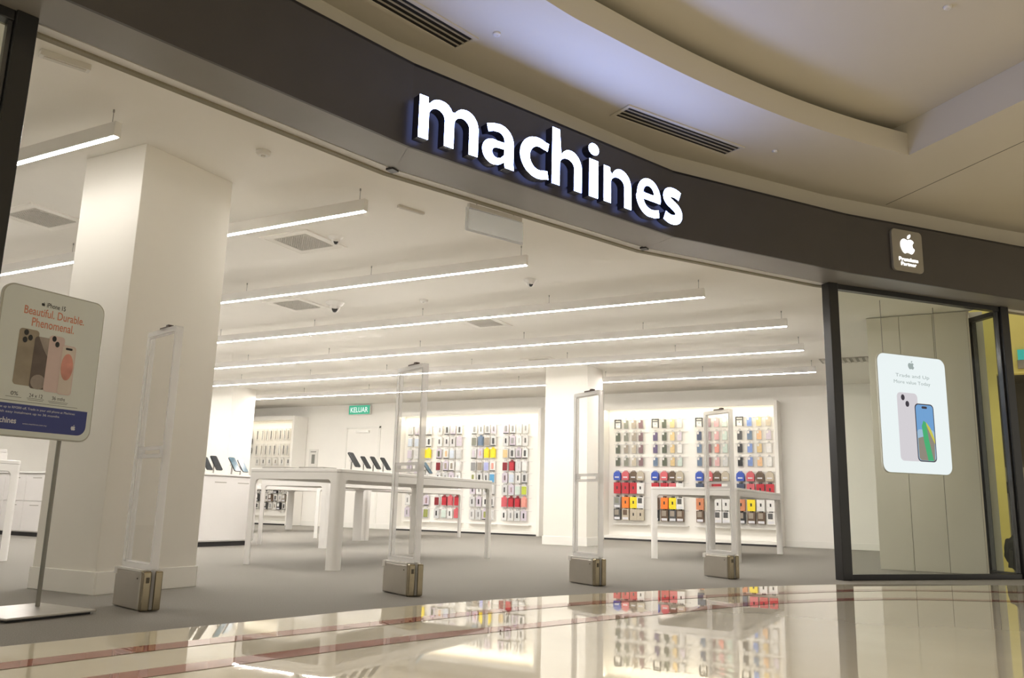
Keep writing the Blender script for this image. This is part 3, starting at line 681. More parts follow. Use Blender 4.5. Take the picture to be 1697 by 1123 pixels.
# ------------------------------------------------------------------ tables
TABLES_H = 0.91
def table_leg(sx, sy, W_, L_):
    """corner leg with a triangular plan, rounded outer corner; sx, sy = which corner"""
    a, r = 0.098, 0.045
    tri = [(0, -a)] + [( -r + r * math.cos(t), -r + r * math.sin(t)) for t in [0, PI / 8, PI / 4, 3 * PI / 8, PI / 2]] + [(-a, 0), (-a + 0.012, -0.022), (-0.022, -a + 0.012)]
    P = [(sx * (W_ / 2 + x), sy * (L_ / 2 + y)) for x, y in tri]
    if sx * sy < 0: P = P[::-1]
    return MB().prism(P, 0.0, 0.81)
def brace(x0, x1, y0, y1, along, sgn):
    """curved fillet under the apron next to a leg"""
    pass
def table(cx, cy, W_, L_, label):
    t = thing('display_table', label, 'table', (cx, cy, 0), group='long white display tables')
    top = rrect(-W_ / 2, W_ / 2, -L_ / 2, L_ / 2, 0.045, 5)
    MB().prism(top, 0.875, TABLES_H).build('table_top', 'table_white', t, bevel=0.006)
    inner = rrect(-W_ / 2 + 0.07, W_ / 2 - 0.07, -L_ / 2 + 0.07, L_ / 2 - 0.07, 0.03, 5)
    m = MB(); n = len(top)
    m.add([(x, y, 0.875) for x, y in top] + [(x, y, 0.81) for x, y in top] + [(x, y, 0.81) for x, y in inner] + [(x, y, 0.875) for x, y in inner],
          [(i, (i + 1) % n, n + (i + 1) % n, n + i) for i in range(n)] + [(n + i, n + (i + 1) % n, 2 * n + (i + 1) % n, 2 * n + i) for i in range(n)] + [(2 * n + i, 2 * n + (i + 1) % n, 3 * n + (i + 1) % n, 3 * n + i) for i in range(n)])
    m.build('apron', 'table_white', t, True)
    for sx in (-1, 1):
        for sy in (-1, 1):
            table_leg(sx, sy, W_, L_).build('leg', 'table_white', t, True)
            # quarter round fillets between leg and apron
            R = 0.045; prof = [(0, 0)] + [(R - R * math.cos(a), -R + R * math.sin(a)) for a in [PI / 2, 3 * PI / 8, PI / 4, PI / 8, 0]][0:5]
            prof = [(0.0, 0.0), (R, 0.0)] + [(R - R * math.sin(a), -R + R * math.cos(a)) for a in [PI / 10, PI / 5, 3 * PI / 10, 2 * PI / 5]] + [(0.0, -R)]
            m = MB()
            k = len(prof)
            for ax_ in (0, 1):
                vs = []
                for d0 in (0.0, 0.022):
                    for u, v in prof:
                        if ax_ == 0: vs.append((sx * (W_ / 2 - 0.096 - u), sy * (L_ / 2 - d0 - 0.0005), 0.812 + v))
                        else: vs.append((sx * (W_ / 2 - d0 - 0.0005), sy * (L_ / 2 - 0.096 - u), 0.812 + v))
                m.add(vs, [(i, (i + 1) % k, k + (i + 1) % k, k + i) for i in range(k)] + [tuple(range(k)), tuple(range(2 * k - 1, k - 1, -1))])
            m.build('leg_fillet', 'table_white', t)
    return t
def table_c(x0, x1, y0, y1, label):
    return table((x0 + x1) / 2, (y0 + y1) / 2, x1 - x0, y1 - y0, label)
table_c(-6.16, -5.03, 6.12, 9.02, 'long white display table with four phones, right of the near column')
table_c(-3.60, -2.46, 10.66, 13.55, 'long white display table in front of the right wall display')
table_c(-9.72, -8.62, 11.22, 14.25, 'long white display table standing before the middle wall display')
table_c(-12.85, -11.75, 11.20, 14.05, 'long white display table farthest back, before the left wall display')
table_c(-8.72, -7.50, 8.90, 11.12, 'white display table between the island cabinet and the long table')
table_c(-8.85, -7.78, 1.95, 4.86, 'white display table at the left edge behind the poster')

# ------------------------------------------------------------------ island cabinet
cb = thing('island_cabinet', 'long white storage island with dark plinth behind the near column', 'cabinet', (-8.6, 7.75, 0))
MB().box(-5.2, 0, 0, 0.98, 0.06, 0.905).build('body', 'cabinet_white', cb, bevel=0.006)
MB().box(-5.16, -0.04, 0.04, 0.94, 0.0, 0.06).build('plinth', 'plinth_dark', cb)
MB().box(-5.23, 0.03, -0.03, 1.01, 0.905, 0.93).build('worktop', 'cabinet_white', cb, bevel=0.006)
d = MB().box(0.0, 0.012, 0.012, 0.968, 0.075, 0.895).build('end_panel', 'cabinet_white', cb, bevel=0.003)
for y0 in (0.20, 0.60): MB().box(0.0125, 0.014, y0, y0 + 0.20, 0.815, 0.826).build('finger_pull', 'grille_back', d)
for k in range(10):
    x0 = -5.19 + k * 0.518
    for z0, z1 in ((0.075, 0.50), (0.508, 0.895)):
        d = MB().box(x0, x0 + 0.51, -0.012, 0.0, z0, z1).build('drawer', 'cabinet_white', cb, bevel=0.003)
        MB().box(x0 + 0.15, x0 + 0.36, -0.0135, -0.0125, z1 - 0.06, z1 - 0.05).build('finger_pull', 'grille_back', d)

# ------------------------------------------------------------------ phones on stands
def phone_meshes():
    g = {}
    T = Matrix.Translation((0.03, 0, 0.035)) @ Matrix.Rotation(-math.radians(38), 4, 'Y')
    bm = MB().prism([(y, z) for y, z in rrect(-0.0375, 0.0375, 0, 0.158, 0.012, 3)], -0.008, 0.0)
    B_ = Matrix(((0, 0, 1, 0), (1, 0, 0, 0), (0, 1, 0, 0), (0, 0, 0, 1)))
    g['body'] = bm.xf(T @ B_).mesh('body', 'black_plastic')
    g['screen'] = MB().prism(rrect(-0.0345, 0.0345, 0.003, 0.155, 0.010, 3), 0.0, 0.0006).xf(T @ B_).mesh('screen', 'ph_screen')
    g['stand'] = MB().lathe([(0.032, 0.0), (0.032, 0.006), (0.008, 0.008), (0.007, 0.08)], (-0.05, 0, 0), 14).mesh('stand', 'brushed_steel')
    g['cradle'] = MB().box(-0.062, -0.036, -0.014, 0.014, 0.078, 0.098).mesh('cradle', 'white_plastic')
    return g
PM = phone_meshes()
def phone(x, y, z, label, mat='ph_screen', s=1.0, rz=0.0):
    t = thing('display_phone', label, 'phone', (x, y, z), rz, 'phones on display stands'); t.scale = (s, s, s)
    for k in ('body', 'screen', 'stand', 'cradle'): inst(k, PM[k], t, None, [mat] if k == 'screen' else None)
for i, y in enumerate((6.56, 6.74, 6.90, 7.07)):
    phone(-5.20, y, 0.91, 'dark phone on stand, %s from the near corner of the long table' % ORD[i], s=(1.12, 0.95, 1.0, 1.0)[i])
phone(-5.22, 7.88, 0.91, 'blue screened phone on stand beyond the gate on the long table', 'ph_screen_blue', 1.0)
phone(-8.68, 7.90, 0.93, 'dark phone on the island cabinet, nearest the large column', s=1.35)
phone(-8.68, 8.06, 0.93, 'dark phone on the island cabinet, second from the large column', s=1.5)
phone(-8.68, 8.38, 0.93, 'blue phone on the island cabinet, third from the large column', 'ph_screen_blue', s=1.5)
phone(-8.68, 8.53, 0.93, 'blue phone on the island cabinet, nearest the long table', 'ph_screen_blue', s=1.35)

# laptops and tablets lying on the long table
def laptop(x, y, z, rz, label, col='brushed_steel'):
    t = thing('laptop', label, 'laptop', (x, y, z), rz)
    MB().prism(rrect(-0.15, 0.15, -0.105, 0.105, 0.012, 3), 0.0, 0.012).build('base', col, t)
    MB().prism(rrect(-0.15, 0.15, -0.105, 0.105, 0.012, 3), 0.0125, 0.018).build('lid', col, t)
    emblem_on(0, -0.012, 0.03, 0.0183, Matrix.Identity(4), 'ink_white', t)
laptop(-5.92, 6.30, 0.91, 0, 'closed silver laptop on the front left corner of the long table')
laptop(-5.45, 6.30, 0.91, 0, 'closed silver laptop beside the sign on the long table')
laptop(-5.25, 7.55, 0.91, PI / 2, 'closed silver laptop between the phones on the long table')
t = thing('table_sign', 'small upright acrylic product sign on the long white table', 'sign', (-5.62, 6.42, 0.91))
MB().box(-0.05, 0.05, -0.03, 0.03, 0.0, 0.006).build('foot', 'acrylic_sign', t)
MB().box(-0.055, 0.055, -0.004, 0.004, 0.006, 0.20).build('card', 'white_plastic', t)
MB().box(-0.018, 0.022, -0.0052, -0.0042, 0.06, 0.15).build('picture', 'ink_grey', t)
MB().box(-0.035, 0.035, -0.0052, -0.0042, 0.172, 0.18).build('caption', 'ink_grey', t)
# white box on the left table
t = thing('device_box', 'small white device box on the table at the left edge', 'box', (-7.95, 4.62, 0.91))
MB().box(-0.16, 0.08, -0.12, 0.14, 0.0, 0.07).build('tray', 'cabinet_white', t, bevel=0.004)
MB().box(-0.155, 0.075, -0.115, 0.135, 0.071, 0.10).build('lid', 'cabinet_white', t, bevel=0.004)
MB().box(0.0805, 0.082, -0.10, 0.02, 0.02, 0.06).build('caption', 'grille_back', t)
# small black stool feet beside the near column
t = thing('broom', 'black rod leaning behind the near column on the carpet', 'rod', (-6.35, 4.35, 0))
MB().tube([(-0.02, -0.02, 0.02), (0.12, 0.05, 0.32), (0.20, 0.10, 0.52)], 0.022, 8).build('shaft', 'black_plastic', t)
MB().box(-0.07, 0.03, -0.05, 0.03, 0.0, 0.035).build('foot', 'black_plastic', t, bevel=0.006)

# ------------------------------------------------------------------ wall displays
def display(name, x0, x1, yf, label, rows, bays):
    t = thing(name, label, 'wall display', ((x0 + x1) / 2, yf, 0))
    h = (x1 - x0) / 2; dp = 16.61 - yf
    MB().box(-h, -h + 0.07, 0, dp, 0.0, 2.72).build('side_panel', 'wall_white', t, bevel=0.01)
    MB().box(h - 0.07, h, 0, dp, 0.0, 2.72).build('side_panel', 'wall_white', t, bevel=0.01)
    MB().box(-h + 0.071, h - 0.071, 0, dp, 2.66, 2.72).build('header', 'wall_white', t)
    MB().box(-h + 0.071, h - 0.071, 0.01, 0.03, 2.625, 2.66).build('pelmet', 'wall_white', t)
    MB().box(-h + 0.071, h - 0.071, dp - 0.03, dp, 0.09, 2.66).build('back_panel', 'wall_white', t)
    MB().box(-h + 0.071, h - 0.071, 0.04, dp, 0.0, 0.035).build('plinth', 'plinth_dark', t)
    MB().box(-h + 0.071, h - 0.071, 0.02, dp - 0.03, 0.036, 0.09).build('bottom_board', 'wall_white', t)
    m = MB(); m.add([(-h + 0.09, 0.035, 2.648), (h - 0.09, 0.035, 2.648), (h - 0.09, 0.065, 2.648), (-h + 0.09, 0.065, 2.648)], [(0, 1, 2, 3)])
    m.build('light_strip', 'led_strip', t)
    cx = (x0 + x1) / 2
    for bx0, bx1 in bays:
        for z in rows:
            MB().box(bx0 - cx, bx1 - cx, dp - 0.045, dp - 0.03, z, z + 0.014).build('rail', 'light_housing', t)
        MB().box(bx0 - cx, bx1 - cx, dp - 0.17, dp - 0.03, min(rows) - 0.30, min(rows) - 0.285).build('shelf', 'white_plastic', t)
    return t, cx, dp
MR = [-6.27, -6.09, -5.92, -5.77, -5.46, -5.27, -5.10, -4.95, -4.55, -4.36, -4.20, -4.04, -3.75, -3.56, -3.38, -3.20]
ZRr = [2.35, 2.09, 1.84, 1.58, 1.29, 1.05, 0.76, 0.52]
MMx = [-11.51, -11.32, -11.12, -10.98, -10.69, -10.49, -10.33, -10.15, -9.75, -9.58, -9.41, -9.25, -8.93, -8.76, -8.60, -8.44]
ZMr = [2.32, 2.05, 1.77, 1.49, 1.23, 0.97, 0.70, 0.42]
bay_of = lambda X: [(X[4 * b] - 0.10, X[4 * b + 3] + 0.16) for b in range(4)]
uR, cR, dR = display('wall_display', -6.56, -2.98, 16.28, 'lit wall display of colourful phone cases at right', [z + 0.085 for z in ZRr], bay_of(MR))
uM, cM, dM = display('wall_display', -11.78, -7.95, 16.28, 'lit wall display of cables and red packets, centre left', [z + 0.085 for z in ZMr], bay_of(MMx))
LX = [-16.43, -16.25, -16.10, -15.95, -15.79, -15.63, -15.48, -15.35, -15.17]
uL, cL, dL = display('wall_display', -17.30, -14.80, 16.10, 'lit wall display of narrow straps at far left', [2.44, 2.05, 1.70, 0.93, 0.72, 0.52], [(-16.55, -15.05), (-17.05, -16.65)])

hookM = MB().tube([(0, 0, 0), (0, -0.10, 0.0), (0, -0.105, 0.008)], 0.003, 6).mesh('peg_hook', 'brushed_steel')
def hook(u, cx, dp, x, z):
    inst('peg_hook', hookM, u, Matrix.Translation((x - cx, dp - 0.045, z)))
cmat = {}
def colmat(c, rough=0.45):
    k = tuple(c)
    if k not in cmat: cmat[k] = pmat('pack_%d' % len(cmat), c, rough, noise=0.06, scale=30)
    return cmat[k]
CO = {
 'dark green': (0.10, 0.115, 0.08), 'dark grey': (0.085, 0.085, 0.085), 'black': (0.022, 0.022, 0.024), 'grey green': (0.23, 0.235, 0.19), 'grey': (0.30, 0.30, 0.30), 'taupe': (0.33, 0.285, 0.23), 'beige': (0.52, 0.46, 0.36),
 'plum': (0.20, 0.12, 0.13), 'purple': (0.13, 0.10, 0.20), 'slate blue': (0.14, 0.20, 0.30), 'blue': (0.20, 0.30, 0.62), 'deep blue': (0.04, 0.09, 0.45), 'navy': (0.06, 0.08, 0.14), 'lavender': (0.40, 0.42, 0.72),
 'sand': (0.70, 0.53, 0.27), 'peach': (0.78, 0.50, 0.28), 'white': (0.80, 0.79, 0.77), 'light card': (0.70, 0.69, 0.68), 'pale grey': (0.62, 0.62, 0.62), 'pale mint': (0.58, 0.68, 0.62), 'pale blue': (0.60, 0.66, 0.76), 'pale lilac': (0.62, 0.56, 0.64), 'mauve': (0.36, 0.25, 0.27), 'pink': (0.70, 0.42, 0.43), 'salmon': (0.75, 0.32, 0.26),
 'red': (0.50, 0.025, 0.04), 'dark red': (0.22, 0.012, 0.02), 'rose red': (0.62, 0.12, 0.14), 'orange': (0.90, 0.22, 0.03), 'yellow': (0.88, 0.70, 0.02), 'light blue': (0.10, 0.35, 0.62), 'lime': (0.50, 0.58, 0.06), 'brown': (0.13, 0.085, 0.055), 'terracotta': (0.62, 0.24, 0.12), 'lilac': (0.48, 0.33, 0.60), 'olive': (0.30, 0.32, 0.10)}
def packet_meshes():
    g = {}
    card = [(-0.046, -0.085), (0.046, -0.085), (0.046, 0.06), (0.018, 0.085), (0.018, 0.105), (-0.018, 0.105), (-0.018, 0.085), (-0.046, 0.06)]
    R_ = Matrix(((1, 0, 0, 0), (0, 0, -1, 0), (0, 1, 0, 0), (0, 0, 0, 1)))     # xy of outline -> xz, thickness towards -y
    g['card'] = MB().prism(card, 0.0, 0.006).xf(R_).mesh('card', 'packet_film')
    g['case'] = MB().prism(rrect(-0.038, 0.038, -0.078, 0.066, 0.012, 2), 0.006, 0.020).xf(R_).mesh('case', 'white_plastic')
    g['camera_window'] = MB().prism(rrect(-0.035, -0.002, 0.022, 0.062, 0.008, 2), 0.020, 0.022).xf(R_).mesh('camera_window', 'white_plastic')
    g['box'] = MB().box(-0.062, 0.062, -0.06, 0.0, -0.105, 0.085).mesh('box', 'white_plastic')
    g['tab'] = MB().box(-0.03, 0.03, -0.012, -0.006, 0.085, 0.108).mesh('hang_tab', 'black_plastic')
    g['print'] = MB().box(-0.05, 0.05, -0.0615, -0.0602, -0.095, -0.055).mesh('label_print', 'ink_white')
    g['small_print'] = MB().box(-0.012, 0.012, -0.0615, -0.0602, -0.03, 0.02).mesh('label_print', 'ink_dark')
    g['photo'] = MB().box(-0.045, 0.03, -0.0615, -0.0602, -0.02, 0.07).mesh('label_print', 'ink_dark')
    g['bag'] = MB().prism([(-0.07, -0.09), (0.07, -0.09), (0.078, -0.02), (0.07, 0.05), (0.03, 0.085), (-0.03, 0.085), (-0.07, 0.05), (-0.078, -0.02)], 0.0, 0.07).xf(R_).mesh('pouch', 'white_plastic')
    g['loop'] = MB().tube([(-0.03, -0.03, 0.08), (-0.03, -0.03, 0.10), (0.03, -0.03, 0.10), (0.03, -0.03, 0.08)], 0.006, 6).mesh('handle', 'black_plastic')
    g['bprint'] = MB().box(-0.045, 0.045, -0.0715, -0.0702, -0.045, -0.02).mesh('label_print', 'ink_white')
    g['pcard'] = MB().prism([(-0.057, -0.10), (0.057, -0.10), (0.057, 0.075), (0.022, 0.088), (0.022, 0.11), (-0.022, 0.11), (-0.022, 0.088), (-0.057, 0.075)], 0.0, 0.02).xf(R_).mesh('card', 'white_plastic')
    g['product'] = MB().prism(rrect(-0.020, 0.020, -0.06, 0.05, 0.012, 2), 0.02, 0.034).xf(R_).mesh('product', 'ink_grey')
    g['thin_product'] = MB().prism(rrect(-0.010, 0.012, -0.05, 0.04, 0.006, 2), 0.02, 0.034).xf(R_).mesh('product', 'ink_grey')
    g['wide_product'] = MB().prism(rrect(-0.045, 0.045, -0.085, 0.06, 0.01, 2), 0.02, 0.036).xf(R_).mesh('product', 'ink_grey')
    g['foot_strip'] = MB().box(-0.055, 0.055, -0.023, -0.0202, -0.10, -0.085).mesh('label_print', 'ink_dark')
    sc = [(-0.035, -0.15), (0.035, -0.15), (0.035, 0.13), (0.012, 0.14), (0.012, 0.16), (-0.012, 0.16), (-0.012, 0.14), (-0.035, 0.13)]
    g['scard'] = MB().prism(sc, 0.0, 0.012).xf(R_).mesh('card', 'white_plastic')
    g['strap'] = MB().prism(rrect(-0.011, 0.011, -0.12, 0.11, 0.009, 2), 0.012, 0.02).xf(R_).mesh('strap', 'ink_dark')
    g['clasp'] = MB().prism(rrect(-0.016, 0.016, -0.13, -0.105, 0.004, 2), 0.012, 0.024).xf(R_).mesh('clasp', 'brushed_steel')
    g['br'] = MB().box(-0.075, -0.055, -0.02, 0, -0.09, 0.10).box(0.055, 0.075, -0.02, 0, -0.09, 0.10).box(-0.075, 0.075, -0.02, 0, 0.078, 0.10).box(-0.055, 0.055, -0.02, 0, 0.03, 0.048).mesh('bracket', 'ink_dark')
    g['brc'] = MB().box(-0.05, 0.05, -0.012, -0.004, -0.08, 0.03).mesh('card', 'white_plastic')
    g['brd'] = MB().prism(arc(0, -0.01, 0.011, 0.011, 0, 330, 10), 0.012, 0.0135).xf(R_).mesh('mark', 'ink_grey')
    return g
KM = packet_meshes()
ROWN = ['top', 'second', 'third', 'fourth', 'fifth', 'sixth', 'seventh', 'bottom']
def product(kind, col, x, z, u, cx, dp, yf, row, pos, bay, wallname, extra=None, sc=1.0):
    y = yf + dp - 0.075
    c = CO[col]; cm = colmat(c)
    where = ', %s in %s row, %s bay of %s wall display' % (ORD[pos], ROWN[row], ORD[bay], wallname)
    names = {'case': ('phone_case_packet', '%s phone case', 'phone case'), 'box': ('accessory_box', '%s accessory box', 'box'), 'photo': ('accessory_box', '%s printed accessory box', 'box'), 'bag': ('accessory_pouch', '%s pouch', 'pouch'),
             'cable': ('cable_packet', '%s accessory packet', 'packet'), 'thin': ('cable_packet', '%s cable packet', 'packet'), 'wide': ('cover_packet', '%s cover packet', 'packet'), 'strap': ('strap_packet', '%s strap packet', 'packet'), 'bracket': ('shelf_bracket_sign', '%s bracket shaped sign', 'sign')}
    nm, lb, ct = names[kind]
    lbl = (lb % col) + where
    t = thing(nm, lbl, ct, (x, y, z), 0, '%ss on the %s wall display' % (nm.replace('_', ' '), wallname))
    t.scale = (sc, 1.0, sc)
    if kind == 'case':
        inst('card', KM['card'], t); inst('case', KM['case'], t, None, [cm]); inst('camera_window', KM['camera_window'], t)
    elif kind in ('box', 'photo'):
        inst('box', KM['box'], t, None, [cm]); inst('hang_tab', KM['tab'], t)
        inst('label_print', KM['small_print' if kind == 'box' else 'photo'], t, None, None if kind == 'box' else [colmat(CO[extra or 'white'])])
        if kind == 'photo': inst('label_print', KM['print'], t)
    elif kind == 'bag':
        inst('pouch', KM['bag'], t, None, [cm]); inst('handle', KM['loop'], t, None, [cm]); inst('label_print', KM['bprint'], t)
    elif kind in ('cable', 'thin', 'wide'):
        inst('card', KM['pcard'], t, None, [colmat(CO[extra])] if extra else None)
        inst('product', KM[{'cable': 'product', 'thin': 'thin_product', 'wide': 'wide_product'}[kind]], t, None, [cm])
        inst('label_print', KM['foot_strip'], t, None, [colmat(CO['pale grey'])] if kind != 'cable' else None)
    elif kind == 'strap':
        inst('card', KM['scard'], t); inst('strap', KM['strap'], t, None, [cm]); inst('clasp', KM['clasp'], t)
    elif kind == 'bracket':
        inst('bracket', KM['br'], t, None, [cm]); inst('card', KM['brc'], t); inst('mark', KM['brd'], t)
    hook(u, cx, dp, x, z + 0.09 * sc)

# right display, 4 bays of 4 by 8 rows
RT = {
 0: [['dark grey!', 'grey green', 'taupe', 'plum'], ['dark grey!', 'dark green', 'sand', 'pale grey'], ['dark grey!', 'mauve', 'pink', 'pale mint'], ['dark grey!', 'blue', 'sand', 'beige']],
 1: [['dark green', 'grey green', 'taupe', 'plum'], ['purple', 'dark green', 'sand', 'pale lilac'], ['navy', 'mauve', 'pink', 'pale mint'], ['dark grey', 'slate blue', 'peach', 'pale lilac']],
 2: [['dark green', 'taupe', 'beige', 'plum'], ['purple', 'dark green', 'sand', 'white'], ['slate blue', 'plum', 'salmon', 'pale mint'], ['black', 'blue', 'sand', 'white']],
 3: [['dark green', 'grey green', 'beige', 'plum'], ['slate blue', 'dark green', 'sand', 'pale mint'], ['slate blue', 'plum', 'pink', 'pale grey'], ['black', 'blue', 'peach', 'white']]}
for r in range(4):
    for b in range(4):
        for k in range(4):
            c = RT[r][b][k]
            if c.endswith('!'): product('bracket', c[:-1], MR[4 * b + k], ZRr[r], uR, cR, dR, 16.28, r, k, b, 'right')
            else: product('case', c, MR[4 * b + k], ZRr[r], uR, cR, dR, 16.28, r, k, b, 'right', sc=1.18)
RB = {
 4: [[('bag', 'deep blue'), ('bag', 'rose red'), ('bag', 'brown'), ('bag', 'beige')]] * 4,
 5: [[('box', 'red'), ('box', 'red'), ('box', 'red'), ('box', 'white')], [('box', 'red'), ('box', 'red'), ('box', 'rose red'), ('box', 'white')], [('box', 'navy'), ('box', 'red'), ('box', 'red'), ('box', 'white')], [('box', 'navy'), ('box', 'rose red'), ('box', 'red'), ('box', 'red')]],
 6: [[('photo', 'grey'), ('box', 'orange'), ('box', 'yellow'), ('photo', 'white')], [('box', 'brown'), ('box', 'orange'), ('box', 'yellow'), ('photo', 'white')], [('box', 'terracotta'), ('box', 'yellow'), ('box', 'white'), ('box', 'white')], [('box', 'terracotta'), ('box', 'yellow'), ('box', 'white'), ('box', 'white')]],
 7: [[('photo', 'dark grey'), ('photo', 'beige'), ('box', 'beige'), ('box', 'beige')], [('photo', 'black'), ('photo', 'brown'), ('photo', 'dark grey'), ('photo', 'brown')], [('photo', 'brown'), ('photo', 'taupe'), ('photo', 'white'), ('photo', 'white')], [('photo', 'black'), ('photo', 'brown'), ('photo', 'brown'), ('photo', 'white')]]}
for r in range(4, 8):
    for b in range(4):
        for k in range(4):
            kd, c = RB[r][b][k]; ex = {'white': 'dark grey', 'grey': 'grey green', 'beige': 'brown'}.get(c, 'taupe')
            product(kd, c, MR[4 * b + k], ZRr[r], uR, cR, dR, 16.28, r, k, b, 'right', ex, sc=(1.0 if kd == 'bag' else 1.17))
# middle display
def row4(*a): return list(a)
MT = {
 0: [['pale grey/cable'] * 4, ['grey/thin', 'dark grey/cable', 'pale grey/cable', 'dark grey/cable'], ['grey/cable', 'grey/thin', 'grey/cable', 'grey/thin'], ['grey/cable', 'grey/cable', 'pale grey/thin', 'grey/thin']],
 1: [['pale blue/wide', 'pale blue/wide', 'pale grey/wide', 'dark grey/cable'], ['dark grey/thin', 'dark grey/thin', 'dark grey/thin', 'pale grey/thin'], ['grey green/wide', 'slate blue/wide', 'taupe/wide', 'dark grey/cable'], ['black/thin', 'grey/cable', 'pale grey/thin', 'dark grey/thin']],
 2: [['pale lilac/wide', 'pale grey/thin', 'yellow/wide', 'yellow/wide'], ['dark green/cable', 'peach/cable', 'pale blue/wide', 'pale grey/wide'], ['pale lilac/cable', 'pink/thin', 'yellow/wide', 'yellow/wide'], ['sand/wide', 'dark grey/cable', 'grey/cable', 'dark grey/cable']],
 3: [['grey/thin', 'grey/thin', 'taupe/cable', 'beige/wide'], ['dark red/wide', 'taupe/cable', 'taupe/cable', 'white/wide'], ['grey/wide', 'taupe/wide', 'lavender/wide', 'salmon/cable'], ['dark red/wide', 'red/wide', 'pale grey/thin', 'white/wide']],
 4: [['grey/thin', 'grey/thin', 'grey/thin', 'grey/thin'], ['dark grey/thin', 'grey/thin', 'grey/thin', 'grey/thin'], ['olive/cable', 'black/cable', 'dark grey/thin', 'light blue/wide'], ['plum/thin', 'pale blue/wide', 'dark grey/thin', 'dark grey/cable']],
 5: [['grey/thin', 'grey/cable', 'grey/thin', 'grey/thin'], ['grey/thin', 'grey/thin', 'grey/thin', 'grey/thin'], ['dark grey/thin', 'grey/thin', 'grey/thin', 'pale grey/cable'], ['dark grey/thin', 'mauve/thin', 'pale mint/wide', 'lime/wide']],
 6: [['grey/thin', 'grey/cable', 'pale lilac/wide', 'mauve/cable'], ['dark red/wide', 'red/wide', 'rose red/wide', 'red/wide'], ['dark grey/thin', 'black/thin', 'black/thin', 'black/cable'], ['rose red/wide', 'red/wide', 'red/wide', 'salmon/wide']],
 7: [['grey/thin', 'grey/thin', 'lilac/wide', 'olive/wide'], ['black/thin', 'pale mint/wide', 'dark grey/thin', 'rose red/wide'], ['grey/thin', 'grey/thin', 'olive/cable', 'pale grey/wide'], ['black/thin', 'grey/thin', 'black/thin', 'black/thin']]}
for r in range(8):
    for b in range(4):
        for k in range(4):
            c, kd = MT[r][b][k].split('/')
            product(kd, c, MMx[4 * b + k], ZMr[r], uM, cM, dM, 16.28, r, k, b, 'middle', 'dark red' if c == 'red' else ('pale grey', 'light card', 'white', 'pale lilac')[(k * 3 + r * 5 + b) % 4] if kd != 'wide' else c if c in ('yellow', 'rose red', 'salmon', 'slate blue') else 'light card', sc=1.2)
# far left display
for r, z in ((0, 2.29), (1, 1.90)):
    for k, x in enumerate(LX): product('strap', ['dark grey', 'grey', 'grey', 'dark grey', 'taupe', 'dark grey', 'grey', 'dark grey', 'pale grey'][(k + 3 * r) % 9], x, z, uL, cL, dL, 16.10, r, k, 0, 'left')
for k in range(6): product('thin', ['grey', 'dark grey', 'grey', 'taupe', 'grey', 'dark grey'][k], -16.36 + k * 0.214, 1.60, uL, cL, dL, 16.10, 2, k, 0, 'left')
for r, z in ((3, 0.88), (4, 0.675), (5, 0.47)):
    for k in range(9): product(('cable', 'thin', 'photo')[(k + r) % 3], ['dark grey', 'grey', 'black', 'brown', 'dark grey', 'grey', 'taupe', 'black', 'dark grey'][(k + 2 * r) % 9], -16.40 + k * 0.155, z, uL, cL, dL, 16.10, r, k, 0, 'left', None, sc=0.92)
for r, z, c in ((0, 2.33, 'pale grey'), (1, 2.14, 'black'), (2, 1.90, 'taupe')):
    for k in range(3): product('bag' if r else 'cable', c if (k + r) % 2 else 'dark grey', -16.98 + k * 0.15, z, uL, cL, dL, 16.10, r, k, 1, 'left')

# ------------------------------------------------------------------ exit sign
t = thing('exit_sign', 'green lit exit sign reading KELUAR high on the back wall', 'sign', (-13.1, 16.56, 2.745))
MB().box(-0.33, 0.33, -0.03, 0.03, 0, 0.24).build('housing', 'white_plastic', t, bevel=0.006)
MB().box(-0.32, 0.32, -0.033, -0.0302, 0.01, 0.23).build('face', 'exit_green', t)
ME = basis((0, -0.034, 0), (1, 0, 0), (0, 0, 1), (0, -1, 0))
text_on('lettering', 'KELUAR', ME, -0.27, 0.27, 0.055, 0.185, 0.0005, 'exit_white', t, 0.02)

# ------------------------------------------------------------------ hanging translucent sign
P0, P1 = Vector((-3.31, 5.36)), Vector((-3.075, 5.885)); th = (P1 - P0).normalized(); nh = Vector((th.y, -th.x))
t = thing('hanging_panel', 'translucent grey sign panel hanging just inside the entrance header', 'sign', (P0.x, P0.y, 2.735))
MH = basis((0, 0, 0), (th.x, th.y, 0), (0, 0, 1), (nh.x, nh.y, 0)); Lh = (P1 - P0).length
MB().box(0.0, Lh, 0.0, 0.19, -0.006, 0.006).xf(MH).build('panel', 'acrylic_sign', t, bevel=0.002)
MB().box(0.0, 0.02, 0.0, 0.19, -0.009, 0.009).box(0.02, Lh, 0, 0.012, -0.009, 0.009).xf(MH).build('edge', 'acrylic_edge', t)
MB().box(0.02, Lh - 0.02, 0.19, 0.225, -0.015, 0.015).xf(MH).build('holder', 'track', t)
for s in (0.1, Lh - 0.1): MB().tube([(s, 0.22, 0), (s, ZC - 2.735, 0)], 0.004, 6).xf(MH).build('rod', 'cable_grey', t)

